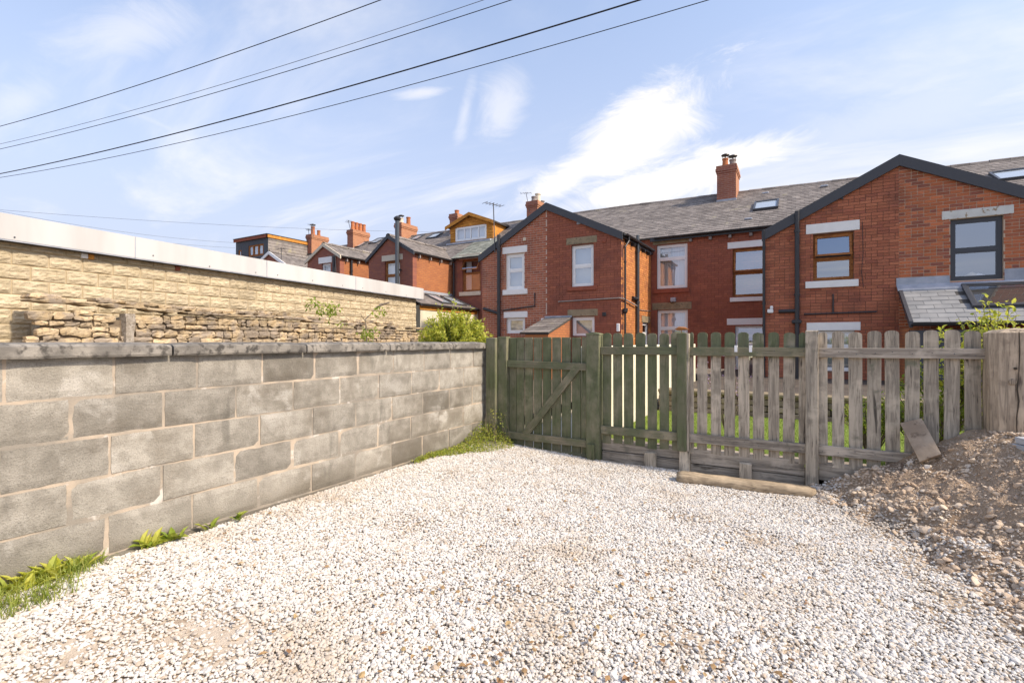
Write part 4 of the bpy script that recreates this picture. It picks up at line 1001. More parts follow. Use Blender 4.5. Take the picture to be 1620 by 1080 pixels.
RX0, RXA, RXE = -2.15, 2.03, 6.9; MXA, MX0, MX1, MLX0 = -7.04, -9.55, -4.57, -11.7
WXL = -.74                                     # left corner of the right-hand wing
PG = Plane('y', YG); PM = Plane('y', YM)
# ---- right pair, left house
R_ = empty('brick_house', ((RX0 + RXA) / 2, YM, HB), 'red brick house with golden oak windows, left half of the right gable', 'house', 'terraced houses')
AZ, EZ = H + 4.30, H + 2.88; sR = (AZ - EZ) / (RXA - WXL)
topR = lambda x: AZ - .13 - sR * abs(x - RXA)
oR1 = opx(1286.5, 1350.5, 371.5, 444.5, YG); oR2 = opx(1288, 1352, 523, 586, YG)
wall_core(PG, WXL, RXA, HB, topR, [oR1, oR2], MT['mort_R'], R_, name='wing_wall')
brickwork(PG, WXL, RXA, HB, topR, [oR1, oR2], MT['brick_R'], R_, gap=.010, indiv=300)
lintel(PG, 1275, 1360, 356, 371, 'whitepaint', R_); lintel(PG, 1274, 1358, 446, 456.5, 'whitepaint', R_, 'sill', .05)
lintel(PG, 1276, 1361.5, 510.5, 523, 'whitepaint', R_)
window(PG, oR1, 'oak', R_, .47, sash=16, back='room', w=.05); window(PG, oR2, 'white', R_, .6, back='room_pale')
oR3 = opx(1159, 1214, 394, 470, YM); oR4 = opx(1163, 1216, 515, 592, YM)
main_block(R_, RX0, RXA, None, [oR3, oR4], 'brick_M', 'mort_M', roofgap=None)
lintel(PM, 1151, 1216, 384, 394, 'whitepaint', R_); lintel(PM, 1155, 1216, 471, 477.5, 'whitepaint', R_, 'sill', .05); lintel(PM, 1150, 1216, 504, 514, 'whitepaint', R_)
window(PM, oR3, 'oak', R_, .5, sash=7); window(PM, oR4, 'white', R_, .6)
ps = Plane('x', WXL); 
MB().box(WXL + .005, WXL + .2, YG + .25, YM - .002, HB, EZ - .1).build('wing_side_wall', MT['bw_y'], R_)
slope(R_, (WXL - .06, YM + .9, EZ - .03), (WXL - .06, YG - .02, EZ - .03), (RXA, YM + 1.2, AZ), (RXA, YG - .02, AZ), name='wing_roof')
bargeboard(R_, (WXL - .07, 0, EZ - .02), (RXA, 0, AZ + .02), YG - .075, .26)
for q in (.5, 1.35): 
    p = at(1066 + q * 0, 475, YM)
# pipes of the left house
a = at(1261, 334, YG - .09); pipe(R_, [(a.x, a.y, a.z), (a.x, a.y, HB)], .055)
b = at(1208.5, 362, YG - .06); pipe(R_, [(b.x, b.y, b.z - .02), (b.x, b.y, HB)], .034)
c = at(1232, 492.5, YG - .05); pipe(R_, [(c.x, YG - .03, c.z), (a.x, YG - .08, c.z)], .05, name='waste_pipe', collars=False)
c1 = at(1272, 497, YG - .03); c2 = at(1387, 494, YG - .03); pipe(R_, [(c1.x, c1.y, c1.z), (c2.x, c1.y, c1.z + .02)], .018, name='waste_pipe', collars=False)
c3 = at(1318, 465, YG - .03); pipe(R_, [(c3.x, c3.y, c3.z), (c3.x, c3.y, c1.z)], .018, name='waste_pipe', collars=False)
pbox(PG, a.x - .12, a.x + .10, at(1261, 512, YG).z, at(1261, 506, YG).z, -.15, -.02, MT['black'], R_, 'pipe_bracket', .02)
k1 = at(1365, 340, YG); MB().tube([at(1364, 350, YG - .012), at(1365.5, 400, YG - .012), at(1363, 430, YG - .012), at(1366, 455, YG - .012)], .006, 5).build('wall_cable', MT['black'], R_)
q = at(1220, 492, YG); pbox(PG, q.x - .085, q.x + .05, q.z - .05, q.z + .045, -.09, 0, MT['white'], R_, 'security_lamp', .012); MB().lathe((q.x + .01, YG - .05, q.z + .05), [(.03, 0), (.04, .04), (.03, .08)], 10).build('lamp_sensor', MT['white'], R_)
q = at(1249, 377, YG); pbox(PG, q.x - .05, q.x + .06, q.z - .05, q.z + .04, -.02, .02, MT['bricksill'], R_, 'air_brick', .004)
q = at(1332, 311, YG); pbox(PG, q.x - .03, q.x + .03, q.z - .07, q.z + .06, -.03, .02, MT['barge'], R_, 'soffit_vent', .004)
chimney(R_, -2.77, -2.08, 20.95, 22.15, roofpt(-2.4, 20.95) - .05, H + 6.92, [(-2.5, 21.25, .36, .115, 'pot', True), (-2.28, 21.75, .44, .13, 'potgrey', True)])
rfR = [o for o in R_.children if o.name.startswith('roof')][0]
x_, y_ = at(1211, 326, 20.0).x, 20.0
sl = (ridge_z(0) - EV) / (YR - YM)
def roof_hit(px, py):
    d = ray(px, py); t = (EV - H - sl * YM) / (d.z - sl * d.y); return Vector((d.x * t, d.y * t, H + d.z * t))
q = roof_hit(1212, 327); rooflight(R_, q.x, q.y, .78, 1.0, off=.07)
for (px, py) in ((1211, 307), (1184, 348), (1304, 296)):
    q = roof_hit(px, py); pl = Plane('y', q.y); pbox(pl, q.x - .12, q.x + .12, q.z, q.z + .07, -.06, .25, MT['lead'], R_, 'roof_vent', .02)
gutter(R_, (RX0, YM - .2, EV - .10), (WXL, YM - .2, EV - .10)); MB().box(RX0, WXL, YM - .14, YM - .115, EV - .22, EV - .09).build('fascia', MT['black'], R_)
# ---- right pair, right house
RR = empty('brick_house', ((RXA + RXE) / 2, YM, HB), 'orange-red brick house with dark grey window above a slate lean-to', 'house', 'terraced houses')
oQ = opx(1503.5, 1588, 347.5, 444.5, YG)
wall_core(PG, RXA, RXA + 2.9, HB, topR, [oQ], MT['mort_RR'], RR, name='wing_wall')
brickwork(PG, RXA, RXA + 2.9, HB, topR, [oQ], MT['brick_RR'], RR, gap=.013, indiv=300)
lintel(PG, 1490, 1604, 335, 348.2, 'flaky', RR)
window(PG, oQ, 'anth', RR, .49, w=.07, back='room')
q = at(1545, 440, YG); 
for i, (dx, hh, mt) in enumerate(((-.34, .16, 'whitepaint'), (-.02, .13, 'cream'), (.08, .10, 'whitepaint'))):
    m = MB(); m.lathe((q.x + dx, YG + .26, oQ[2] + .07), [(.05 if i == 0 else .11, 0), (.06 if i == 0 else .12, hh * .5), (.02, hh)], 10); m.build('window_ornament', MT[mt], RR, smooth=True)
main_block(RR, RXA, RXE, 'bw_x', [], rear=True)
slope(RR, (RXA + 2.9, YG - .02, AZ - sR * 2.9), (RXA + 2.9, YM + .9, AZ - sR * 2.9), (RXA, YG - .02, AZ), (RXA, YM + 1.2, AZ), name='wing_roof')
bargeboard(RR, (RXA + .001, 0, AZ + .02), (RXA + 2.95, 0, AZ + .02 - sR * 2.95), YG - .075, .26)
m = MB(); m.box(RXA + 2.7, RXA + 2.9, YG + .25, YM, HB, EZ - .1); m.build('wing_side_wall', MT['bw_y'], RR)
q = roof_hit(1600, 276); rooflight(RR, q.x + .3, q.y, 1.4, 1.0, off=.06)
# lean-to
lt0, lt1 = H + 1.27, H + .39; LX0, LX1, LY = 2.0, 5.6, 13.0
lgap = lambda u, v: (.275 < u < .74 and .30 < v < .93)
lr = slope(RR, (LX0 + .06, LY, lt1), (LX1, LY, lt1), (LX0 + .06, YG - .01, lt0), (LX1, YG - .01, lt0), 'slate_new', .30, .178, 'lean_to_roof', lgap, .06, True, lift=.008)
m = MB(); m.hexa([(LX0, LY - .03, lt1 - .10), (LX0 + .065, LY - .03, lt1 - .10), (LX0 + .065, YG - .005, lt0 - .10), (LX0, YG - .005, lt0 - .10), (LX0, LY - .03, lt1 + .03), (LX0 + .065, LY - .03, lt1 + .03), (LX0 + .065, YG - .005, lt0 + .03), (LX0, YG - .005, lt0 + .03)]); m.build('verge_trim', MT['barge'], RR)
MB().box(LX0 + .02, LX1, LY + .02, LY + .2, HB, lt1 - .16).build('lean_to_wall', MT['anth'], RR)
MB().box(LX0 + .03, LX0 + .2, LY + .21, YG - .01, HB, lt1 - .1).build('lean_to_side_wall', MT['bw_y'], RR)
gutter(RR, (LX0 + .02, LY - .06, lt1 - .02), (LX1, LY - .06, lt1 - .02))
pbox(PG, LX0 - .02, oQ[0] - .01, lt0 + .03, lt0 + .20, -.012, .002, MT['lead'], RR, 'flashing', .003); pbox(PG, oQ[1] + .01, LX1, lt0 + .03, lt0 + .28, -.012, .002, MT['lead'], RR, 'flashing', .003)
m = MB(); m.hexa([(LX0 - .02, YG - .22, lt0 - .125), (LX1, YG - .22, lt0 - .125), (LX1, YG - .014, lt0 + .012), (LX0 - .02, YG - .014, lt0 + .012), (LX0 - .02, YG - .22, lt0 - .098), (LX1, YG - .22, lt0 - .098), (LX1, YG - .014, lt0 + .04), (LX0 - .02, YG - .014, lt0 + .04)]); m.build('flashing', MT['lead'], RR)
u = Vector((0, YG - LY, lt0 - lt1)).normalized(); nn = Vector((0, -u.z, u.y)); c0 = Vector((0, LY, lt1)); LL = math.hypot(YG - LY, lt0 - lt1)
pls = lambda s, t, k=0: tuple(c0 + Vector((s, 0, 0)) + u * t + nn * (.055 - k))
xs0, xs1 = LX0 + .06 + .285 * (LX1 - LX0), LX0 + .06 + .725 * (LX1 - LX0)
sk = frame_mb(pls, xs0, xs1, LL * .32, LL * .92, .075, -.02, .055).build('rooflight', MT['anth'], RR)
frame_mb(pls, xs0 + .076, xs1 - .076, LL * .32 + .076, LL * .92 - .076, .03, -.005, .03).build('inner_frame', MT['alu'], sk)
m = MB(); m.add([pls(xs0 + .07, LL * .32 + .07), pls(xs1 - .07, LL * .32 + .07), pls(xs1 - .07, LL * .92 - .07), pls(xs0 + .07, LL * .92 - .07)], [(0, 1, 2, 3)]); m.build('pane', MT['pane_roof2'], sk)
m = MB(); m.add([pls(xs0 + .05, LL * .34, .12), pls(xs1, LL * .34, .12), pls(xs1, LL * .9, .12), pls(xs0 + .05, LL * .9, .12)], [(0, 1, 2, 3)]); m.build('blind', MT['cream'], sk)
# ---- middle pair, right house
M_ = empty('brick_house', ((MXA + RX0) / 2, YM, HB), 'dark red brick house with white windows and sandstone lintels, right half of the middle gable', 'house', 'terraced houses')
MZ, ME1, ME0 = H + 4.47, H + 3.27, H + 3.05
topM = lambda x: (MZ - .13 - (MZ - ME1) / (MX1 - MXA) * (x - MXA)) if x >= MXA else (MZ - .13 - (MZ - ME0) / (MXA - MX0) * (MXA - x))
oM3 = opx(904, 939, 389, 454, YG); oM4 = opx(905, 940.5, 501.5, 531, YG)
wall_core(PG, MXA, MX1, HB, topM, [oM3, oM4], MT['mort_M'], M_, name='wing_wall')
brickwork(PG, MXA, MX1, HB, topM, [oM3, oM4], MT['brick_M'], M_, gap=.009, indiv=200, zmin=1.0)
lintel(PG, 896, 944.5, 377.5, 388, 'stone', M_); lintel(PG, 897.5, 944.5, 454.3, 460.5, 'bricksill', M_, 'sill', .04); lintel(PG, 898, 945.5, 490, 500.5, 'stone', M_)
window(PG, oM3, 'white', M_, .50, w=.07, back='room_pale'); window(PG, oM4, 'white', M_, .02, w=.07, back='room_pale', pane='pane_clear')
PS = Plane('x', MX1)
d0, d1 = atx(1016.5, 540, MX1).y, atx(1026, 540, MX1).y; dz = atx(1020, 510, MX1).z
wall_core(PS, YG + .24, YM - .001, HB, lambda s: ME1 - .06, [[d0, d1, HB, dz]], MT['mort_M'], M_, name='wing_side_wall')
brickwork(PS, YG, YM, HB, lambda s: ME1 - .06, [[d0, d1, HB, dz]], MT['brick_side'] if 'brick_side' in MT else MT['brick_RR'], M_, gap=.008, zmin=1.0)  # brick with the sun's orange painted into its colour
pbox(PS, d0 - .12, d1 + .15, dz, dz + .22, -.02, .1, MT['stone'], M_, 'lintel')
window(PS, [d0, d1, HB, dz], 'white', M_, .75, w=.06, rec=.05, back='room_pale')
oM1 = opx(1039, 1087.5, 388.5, 457, YM); oM2 = opx(1040, 1088, 491, 592, YM)
main_block(M_, MXA, RX0, None, [oM1, oM2], 'brick_M', 'mort_M', indiv=100)
lintel(PM, 1033, 1093.5, 377.5, 388, 'stone', M_); lintel(PM, 1034.5, 1091, 458, 464.5, 'bricksill', M_, 'sill', .05); lintel(PM, 1032, 1094, 479.5, 490.5, 'stone', M_)
window(PM, oM1, 'white', M_, .68, w=.07, cur=[(.05, .45, 'curtain')], back='net', pane='pane_clear'); window(PM, oM2, 'white', M_, .72, w=.07, cur=[(.02, .98, 'net')], back='net', pane='pane_clear')
slope(M_, (MX1 + .1, YG - .02, ME1 - .04), (MX1 + .1, YM + .3, ME1 - .04), (MXA, YG - .02, MZ), (MXA, YM + 1.5, MZ), name='wing_roof')
bargeboard(M_, (MXA + .001, 0, MZ + .02), (MX1 + .06, 0, ME1 - .01), YG - .075, .24)
gutter(M_, (MX1 + .14, YG - .03, ME1 - .06), (MX1 + .14, YM - .16, ME1 - .03)); MB().box(MX1 + .002, MX1 + .08, YG + .05, YM - .02, ME1 - .17, ME1 - .07).build('fascia', MT['black'], M_)
for k in range(5): y = YG + .35 + k * .62; MB().box(MX1 + .003, MX1 + .13, y, y + .06, ME1 - .27, ME1 - .172).build('gutter_bracket', MT['black'], M_)
x = MX1 + .07; y1 = atx(989, 540, x).y; y2 = atx(1009, 540, x).y
pipe(M_, [(x + .07, y1 + .15, ME1 - .1), (x + .07, y1 + .15, ME1 - .22), (x, y1, ME1 - .42), (x, y1, HB)], .032); pipe(M_, [(x, y2, ME1 + .18), (x, y2, HB)], .055, 'steel', 'soil_pipe')
zz1 = at(889, 477, YG).z; pipe(M_, [(at(884, 477, YG).x, YG - .03, zz1), (MX1 - .05, YG - .03, zz1 + .03), (MX1 + .05, YG - .02, zz1 + .02), (x, y2 - .1, zz1 - .12)], .02, 'potgrey', 'waste_pipe', False)
za = atx(1000, 470, x).z; pipe(M_, [(MX1 + .03, y2 - .45, za), (x, y2 - .02, za - .02)], .055, name='waste_branch', collars=False)
MB().lathe((x, y1, atx(989, 489, x).z - .14), [(.03, 0), (.08, .06), (.085, .16)], 10).build('hopper', MT['black'], M_)
MB().tube([(x, y2, za - .32), (MX1 + .02, y2 + .6, za - .34), (MX1 + .02, YM - .05, za - .30)], .012, 5).build('overflow_pipe', MT['potgrey'], M_)
q = at(979, 517, YG); pbox(PG, q.x - .06, q.x + .03, q.z - .14, q.z + .1, -.05, 0, MT['white'], M_, 'flue_cover', .01)
for (px, py, s_, mt) in ((956, 380.5, .06, 'bricksill'), (956, 497, .06, 'black'), (915.5, 352, .06, 'lead')):
    q = at(px, py, YG); pbox(PG, q.x - s_, q.x + s_, q.z - s_, q.z + s_, -.025, .02, MT[mt], M_, 'wall_vent', .012)
q = at(1065.5, 475, YM); pbox(PM, q.x - .09, q.x + .09, q.z - .06, q.z + .09, -.12, 0, MT['lead'], M_, 'flood_lamp', .015)
gutter(M_, (MX1 + .15, YM - .2, EV - .10), (RX0, YM - .2, EV - .10)); MB().box(MX1, RX0, YM - .14, YM - .115, EV - .22, EV - .09).build('fascia', MT['black'], M_)
for px in (1093, 1124, 1155, 1188):
    q = at(px, 369, YM); rt = M_ if px < 1140 else R_; MB().cbox(q.x - .05, q.x + .05, YM - .11, YM - .001, EV - .34, EV - .225, .02).build('corbel', MT['potgrey'], rt)
# ---- middle pair, left house
ML = empty('brick_house', ((MLX0 + MXA) / 2, YM, HB), 'red brick house with pale mortar and white lintels, left half of the middle gable', 'house', 'terraced houses')
oL1 = opx(800, 829.5, 402.5, 459, YG); oL2 = opx(801, 830.5, 503, 528, YG)
wall_core(PG, MX0, MXA, HB, topM, [oL1, oL2], MT['mort_ML'], ML, name='wing_wall')
brickwork(PG, MX0, MXA, HB, topM, [oL1, oL2], MT['brick_ML'], ML, gap=.016, indiv=200, header=.1, zmin=1.0)
lintel(PG, 795, 834, 392, 402.5, 'whitepaint', ML); lintel(PG, 796, 834.5, 459, 467, 'whitepaint', ML, 'sill', .05); lintel(PG, 797, 834.5, 493.5, 503, 'whitepaint', ML)
window(PG, oL1, 'white', ML, .54, w=.09, back='room_pale'); window(PG, oL2, 'white', ML, .98, w=.09, back='room_pale', pane='pane_clear')
main_block(ML, MLX0, MXA, 'bw_x', [])
slope(ML, (MX0 - .1, YM + .3, ME0 - .05), (MX0 - .1, YG - .02, ME0 - .05), (MXA, YM + 1.5, MZ), (MXA, YG - .02, MZ), name='wing_roof')
bargeboard(ML, (MX0 - .12, 0, ME0 - .05), (MXA, 0, MZ + .02), YG - .075, .24)
m = MB(); m.box(MX0 + .005, MX0 + .2, YG + .25, YM, HB, ME0 - .1); m.build('wing_side_wall', MT['bw_y'], ML)
a = at(789, 372, YG - .08); pipe(ML, [(a.x, a.y, a.z), (a.x, a.y, HB)], .06)
p1, p2, p3 = at(846, 463, YG - .03), at(846, 484, YG - .03), at(795, 491, YG - .03); pipe(ML, [p1, p2, p3], .022, name='waste_pipe', collars=False)
p1, p2 = at(765, 488, YG - .05), at(789, 496, YG - .05); pipe(ML, [p1, p2], .05, name='waste_pipe', collars=False)
for (px, py, mt) in ((830, 378.5, 'cream'), (858.5, 506, 'whitepaint')):
    q = at(px, py, YG); pbox(PG, q.x - .055, q.x + .055, q.z - .055, q.z + .055, -.03, .02, MT[mt], ML, 'wall_vent', .01)
chimney(ML, -11.3, -10.72, 20.9, 22.2, roofpt(-11, 20.9) - .05, H + 6.72, [(-11.0, 21.1, .26, .13, 'potgrey', False), (-11.0, 21.5, .50, .14, 'cream', False), (-11.0, 21.95, .26, .13, 'potgrey', False)])
aerial(ML, at(838, 335, 20.9), at(832, 304, 20.9), 4, .015, .5, .4)
b_, t_ = at(783, 400, YG - .1), at(780.5, 321, YG - .1); aerial(ML, b_, t_, 6, .018, .7, 1.2)
# lean-to store between the wings
sh = empty('brick_outhouse', (-6.55, 13.5, HB), 'small brick outhouse with sloping felt roof against the middle gable', 'outhouse')
so0, so1 = H + .76, H + .26; sx0, sx1, sy = -7.0, -6.16, 12.7
MB().hexa([(sx0 + .05, sy + .05, 0), (sx1 - .03, sy + .05, 0), (sx1 - .03, YG - .03, 0), (sx0 + .05, YG - .03, 0), (sx0 + .05, sy + .05, so1 - .06), (sx1 - .03, sy + .05, so1 - .06), (sx1 - .03, YG - .03, so0 - .06), (sx0 + .05, YG - .03, so0 - .06)]).build('wall', MT['bw_y'], sh)
slope(sh, (sx0 - .1, sy, so1), (sx1, sy, so1), (sx0 - .1, YG - .02, so0), (sx1, YG - .02, so0), name='roof', sw=.42, sx=.3)
pbox(PG, sx0 - .1, sx1, so0 + .0, so0 + .06, -.05, -.004, MT['lead'], sh, 'flashing')
# ---- the far houses of the row
YL = 15.2; PL = Plane('y', YL)
def far_house(x0, x1, label, wing, wops=(), white=False, chim=None, ops=(), rl=()):
    h = empty('brick_house', ((x0 + x1) / 2, YM, HB), label, 'house', 'terraced houses')
    main_block(h, x0, x1, 'bw_x', list(ops))
    if wing:
        a, b, xa, za, ea, eb = wing; top = lambda x: za - .1 - ((za - ea) / (xa - a) * (xa - x) if x < xa else (za - eb) / (b - xa) * (x - xa))
        wall_core(PL, a, b, HB, top, list(wops), MT['bw_x'], h, brk=(xa,), n0=0, name='wing_wall')
        MB().box(b - .2, b, YL + .241, YM - .001, HB, eb - .1).build('wing_side_wall', MT['bw_y'], h)
        MB().box(a, a + .2, YL + .241, YM - .001, HB, ea - .1).build('wing_side_wall', MT['bw_y'], h)
        slope(h, (b + .1, YL - .03, eb - .05), (b + .1, YM + .6, eb - .05), (xa, YL - .03, za), (xa, YM + 1.4, za), name='wing_roof'); slope(h, (a - .1, YM + .6, ea - .05), (a - .1, YL - .03, ea - .05), (xa, YM + 1.4, za), (xa, YL - .03, za), name='wing_roof')
        for p, q in (((a - .12, 0, ea - .04), (xa, 0, za + .02)), ((xa + .001, 0, za + .02), (b + .12, 0, eb - .04))):
            o = bargeboard(h, p, q, YL - .085, .16); 
            if white: o.data.materials[0] = MT[white]
        ridge(h, (xa, YL - .05, za + .02), (xa, YM + 1.4, za + .02))
        gutter(h, (b + .13, YL - .03, eb - .09), (b + .13, YM - .02, eb - .08), mat='white' if white == 'white' else 'black')
        for k in range(4): y = YL + .3 + k * .7; MB().box(b + .001, b + .12, y, y + .06, eb - .28, eb - .15).build('gutter_bracket', MT['potgrey'], h)
    if chim: chimney(h, chim - .5, chim, 21.0, 22.3, roofpt(chim, 21.0) - .05, chim_top[chim], chim_pots[chim])
    for (px, py, w, l) in rl:
        q = roof_hit(px, py); rooflight(h, q.x, q.y, w, l)
    return h
chim_top = {-15.5: H + 6.75, -19.4: H + 6.74, -23.3: H + 6.80, -27.1: H + 6.92}
chim_pots = {-15.5: [(-15.75, 21.3, .25, .12, 'pot', False)], -19.4: [(-19.65, 21.25, .32, .13, 'cream', True), (-19.65, 21.85, .5, .13, 'pot', False)],
             -23.3: [(-23.55, 21.2 + .3 * k, .52, .12, 'pot', False) for k in range(4)], -27.1: [(-27.35, 21.3, .55, .13, 'pot', True), (-27.35, 21.75, .4, .11, 'pot', False)]}
oW = opx(731.5, 760, 411, 462, YM); oF = opx(608.5, 633, 414, 470, YL)
L1 = far_house(-15.6, MLX0 - .001, 'brick house with timber-clad dormer and black metal flue left of the middle gable', (-15.9, -13.44, -14.75, H + 4.42, H + 3.55, H + 3.68), [oF], None, -15.5, [oW], [])
lintel(PL, 604, 637, 405, 414, 'cream', L1); window(PL, oF, 'oak', L1, .6, back='net', pane='pane_clear')
lintel(PM, 726, 760.5, 403.5, 411, 'cream', L1); lintel(PM, 727, 760.5, 462.3, 468.5, 'cream', L1, 'sill', .05); window(PM, oW, 'oak', L1, .58, sash=33, cur=[(.1, .4, 'net')])
q = at(628.5, 343, YL - .16); fl = MB().tube([(q.x, q.y, 1.0), (q.x, q.y, q.z - .1)], .085, 14).build('flue', MT['steel'], L1); MB().lathe((q.x, q.y, q.z - .16), [(.10, 0), (.14, .05), (.15, .10), (.10, .16), (.03, .2)], 14).build('flue_cowl', MT['black'], fl)
for zf in (H + 1.6, H + 2.9): MB().box(q.x - .1, q.x + .1, q.y, YL - .001, zf, zf + .05).build('flue_bracket', MT['black'], fl)
q = at(716, 400, YM); pipe(L1, [(-13.3, YM - .1, H + 3.5), (-13.3, YM - .1, H + 2.0)], .045)
gutter(L1, (-13.2, YM - .2, EV - .1), (MLX0, YM - .2, EV - .1)); 
# greenish slates were relaid below the dormer; dormer itself
dx0, dx1 = at(713, 380, 19.8).x, at(780, 380, 19.8).x; DY = 19.8; DP = Plane('y', DY); dzb = roofpt(-14, DY); dze = at(711, 359, DY).z; dza = at(744, 338, DY).z; dxa = (dx0 + dx1) / 2 + .02
oD = opx(721, 770, 362, 383, DY)
dt = lambda x: dza - .06 - (dza - dze) / (dxa - dx0) * abs(x - dxa)
wall_core(DP, dx0, dx1, dzb - .1, dt, [oD], MT['timber'], L1, brk=(dxa,), n0=0, name='dormer')
do = [o for o in L1.children if o.name.startswith('dormer')][0]
z = oD[2] - .3
while z < dza - .1:                                     # shiplap boards
    iv = [x for x in np.linspace(dx0, dx1, 60) if dt(min(max(x, dx0 + .01), dx1 - .01)) > z + .12]
    if len(iv) > 2:
        a, b = iv[0], iv[-1]; segs = [(a, b)] if not (oD[2] < z + .1 and oD[3] > z + .03) else [(a, oD[0]), (oD[1], b)]
        for p, q_ in segs:
            if q_ - p > .05: MB().hexa([(p, DY - .030, z), (q_, DY - .030, z), (q_, DY - .001, z), (p, DY - .001, z), (p, DY - .012, z + .14), (q_, DY - .012, z + .14), (q_, DY - .001, z + .14), (p, DY - .001, z + .14)]).build('cladding_board', MT['timber'], do)
    z += .145
w_ = window(DP, oD, 'white', L1, .99, w=.07, rec=-.02, back='net', pane='pane_clear')
for f in (.3, .5, .75): xx = oD[0] + (oD[1] - oD[0]) * f; pbox(DP, xx - .025, xx + .025, oD[2] + .07, oD[3] - .07, -.03, .03, MT['white'], w_, 'mullion')
m = MB(); m.hexa([(dx1 - .1, DY + .24, dzb - .2), (dx1, DY + .24, dzb - .2), (dx1, YR - .1, roofpt(dx1, YR - .1) - .2), (dx1 - .1, YR - .1, roofpt(dx1, YR - .1) - .2), (dx1 - .1, DY + .24, dze), (dx1, DY + .24, dze), (dx1, YR - .1, dze), (dx1 - .1, YR - .1, dze)]); m.build('dormer_cheek', MT['timber'], do)
MB().hexa([(dx1 - .1, DY + .001, dzb - .2), (dx1 + .02, DY + .001, dzb - .2), (dx1 + .02, DY + .24, dzb - .2), (dx1 - .1, DY + .24, dzb - .2), (dx1 - .1, DY + .001, dze), (dx1 + .02, DY + .001, dze), (dx1 + .02, DY + .24, dze), (dx1 - .1, DY + .24, dze)]).build('corner_board', MT['timber'], do)
slope(do, (dx1 + .16, DY - .2, dze - .05), (dx1 + .16, YR + .4, dze - .05), (dxa, DY - .2, dza), (dxa, YR + .4, dza), name='dormer_roof', sx=.3); slope(do, (dx0 - .16, YR + .4, dze - .05), (dx0 - .16, DY - .2, dze - .05), (dxa, YR + .4, dza), (dxa, DY - .2, dza), name='dormer_roof', sx=.3)
for p, q_ in (((dx0 - .18, 0, dze - .04), (dxa, 0, dza + .02)), ((dxa + .001, 0, dza + .02), (dx1 + .18, 0, dze - .04))): o = bargeboard(do, p, q_, DY - .25, .16); o.data.materials[0] = MT['timber']
MB().box(dx0 - .02, dx1 + .05, DY - .35, DY - .031, dzb - .16, dzb - .08).build('dormer_apron', MT['lead'], do)
sl0 = (ridge_z(-14) - EV) / (YR - YM)
slope(L1, (-13.4, YM - .16, EV - sl0 * .16 + .02), (MLX0 - .02, YM - .16, EV - sl0 * .16 + .02), (-13.4, DY - .2, roofpt(-13, DY - .2) + .02), (MLX0 - .02, DY - .2, roofpt(-13, DY - .2) + .02), 'slate_green', .26, .2, 'relaid_roof')
# single-storey slate lean-to between the wings, with two rooflights
e, f_ = H + 1.40, H + 2.02
lt = slope(L1, (-12.0, 14.0, e), (-12.0, YM - .02, e), (-13.43, 14.0, f_), (-13.43, YM - .02, f_), name='lean_to_roof')
MB().box(-13.4, -12.06, 14.05, 14.2, 0, e - .05).build('lean_to_wall', MT['render_cream'], L1); MB().box(-12.2, -12.06, 14.2, YM, 0, e - .05).build('lean_to_wall', MT['render_cream'], L1)
gutter(L1, (-11.95, 14.0, e - .03), (-11.95, YM - .05, e - .03)); MB().box(-12.05, -12.03, 14.0, YM - .1, e - .22, e - .06).build('fascia', MT['timber'], L1)
MB().box(-13.437, -13.41, 15.25, YM - .02, f_, f_ + .1).build('flashing', MT['lead'], L1)
for yy in (15.9, 16.9):
    uu = Vector((-1.43, 0, .62)).normalized(); nn = Vector((.62, 0, 1.43)).normalized(); cc = Vector((-12.68, yy, (e + f_) / 2 - .02)) + nn * .05
    pq = lambda s, t, k=0: tuple(cc + Vector((0, s, 0)) + uu * t - nn * k)
    rlt = frame_mb(pq, -.35, .35, -.5, .5, .05, -.02, .05).build('rooflight', MT['alu'], L1); m = MB(); m.add([pq(-.3, -.45), pq(.3, -.45), pq(.3, .45), pq(-.3, .45)], [(0, 1, 2, 3)]); m.build('pane', MT['pane_roof'], rlt)
oG = opx(509, 523, 417.5, 450, YL)
L2 = far_house(-19.4, -15.601, 'brick house with white window and stone verges, second wing left of the middle gable', (-19.9, -17.7, -18.75, H + 4.47, H + 3.8, H + 3.88), [oG], 'cream', -19.4, [], [(660, 380, .6, .8), (688, 377, .7, .8)])
lintel(PL, 504, 525, 408, 417.5, 'whitepaint', L2); window(PL, oG, 'white', L2, .1, back='net', pane='pane_clear'); q = at(547.5, 420, YL); pipe(L2, [(-17.62, YL + .6, H + 3.7), (-17.62, YL + .6, 1)], .05)
q = at(530, 403, YL - .1); aerial(L2, at(532, 440, YL - .1), q, 5, .016, .6, .8); pipe(L2, [at(528, 404, YL - .06), at(528, 450, YL - .06)], .06, collars=False)
L3 = far_house(-23.3, -19.401, 'brick house with white bargeboards, partly hidden by the garage roof', (-23.95, -21.56, -22.75, H + 4.47, H + 3.85, H + 3.80), (), 'white', -23.3, [], [(570, 391, .7, .9), (597, 385, .7, .9)])
aerial(L3, at(445, 430, YL), at(445, 392, YL), 4, .016, .5, .3); aerial(L3, at(556, 370, 21), at(551, 349, 21), 4, .016, .6, 2.6)
L4 = far_house(-27.1, -23.301, 'brick house with plain slate roof beside the dark box dormer', None, (), None, -27.1, [], [(497, 402, .8, .9)])
aerial(L4, at(496, 375, 21), at(493, 355, 21), 5, .016, .5, 2.0); aerial(L4, at(489, 375, 21), at(488, 362, 21), 5, .016, .5, 2.3)
L5 = far_house(-31.5, -27.101, 'brick house with wide dark slate-hung box dormer at the far left', None)
bx0, bx1, by0 = -30.8, -27.5, 18.25; bt = H + 6.32; bp = Plane('y', by0)
MT['slatehung'] = gen('dark_hung_slate', (.06, .066, .08), (.085, .09, .105), 8, var=.15, bs=.2, rough=.6)
oB = opx(393, 417, 389, 407, by0); oB2 = opx(377, 382, 396, 407, by0)
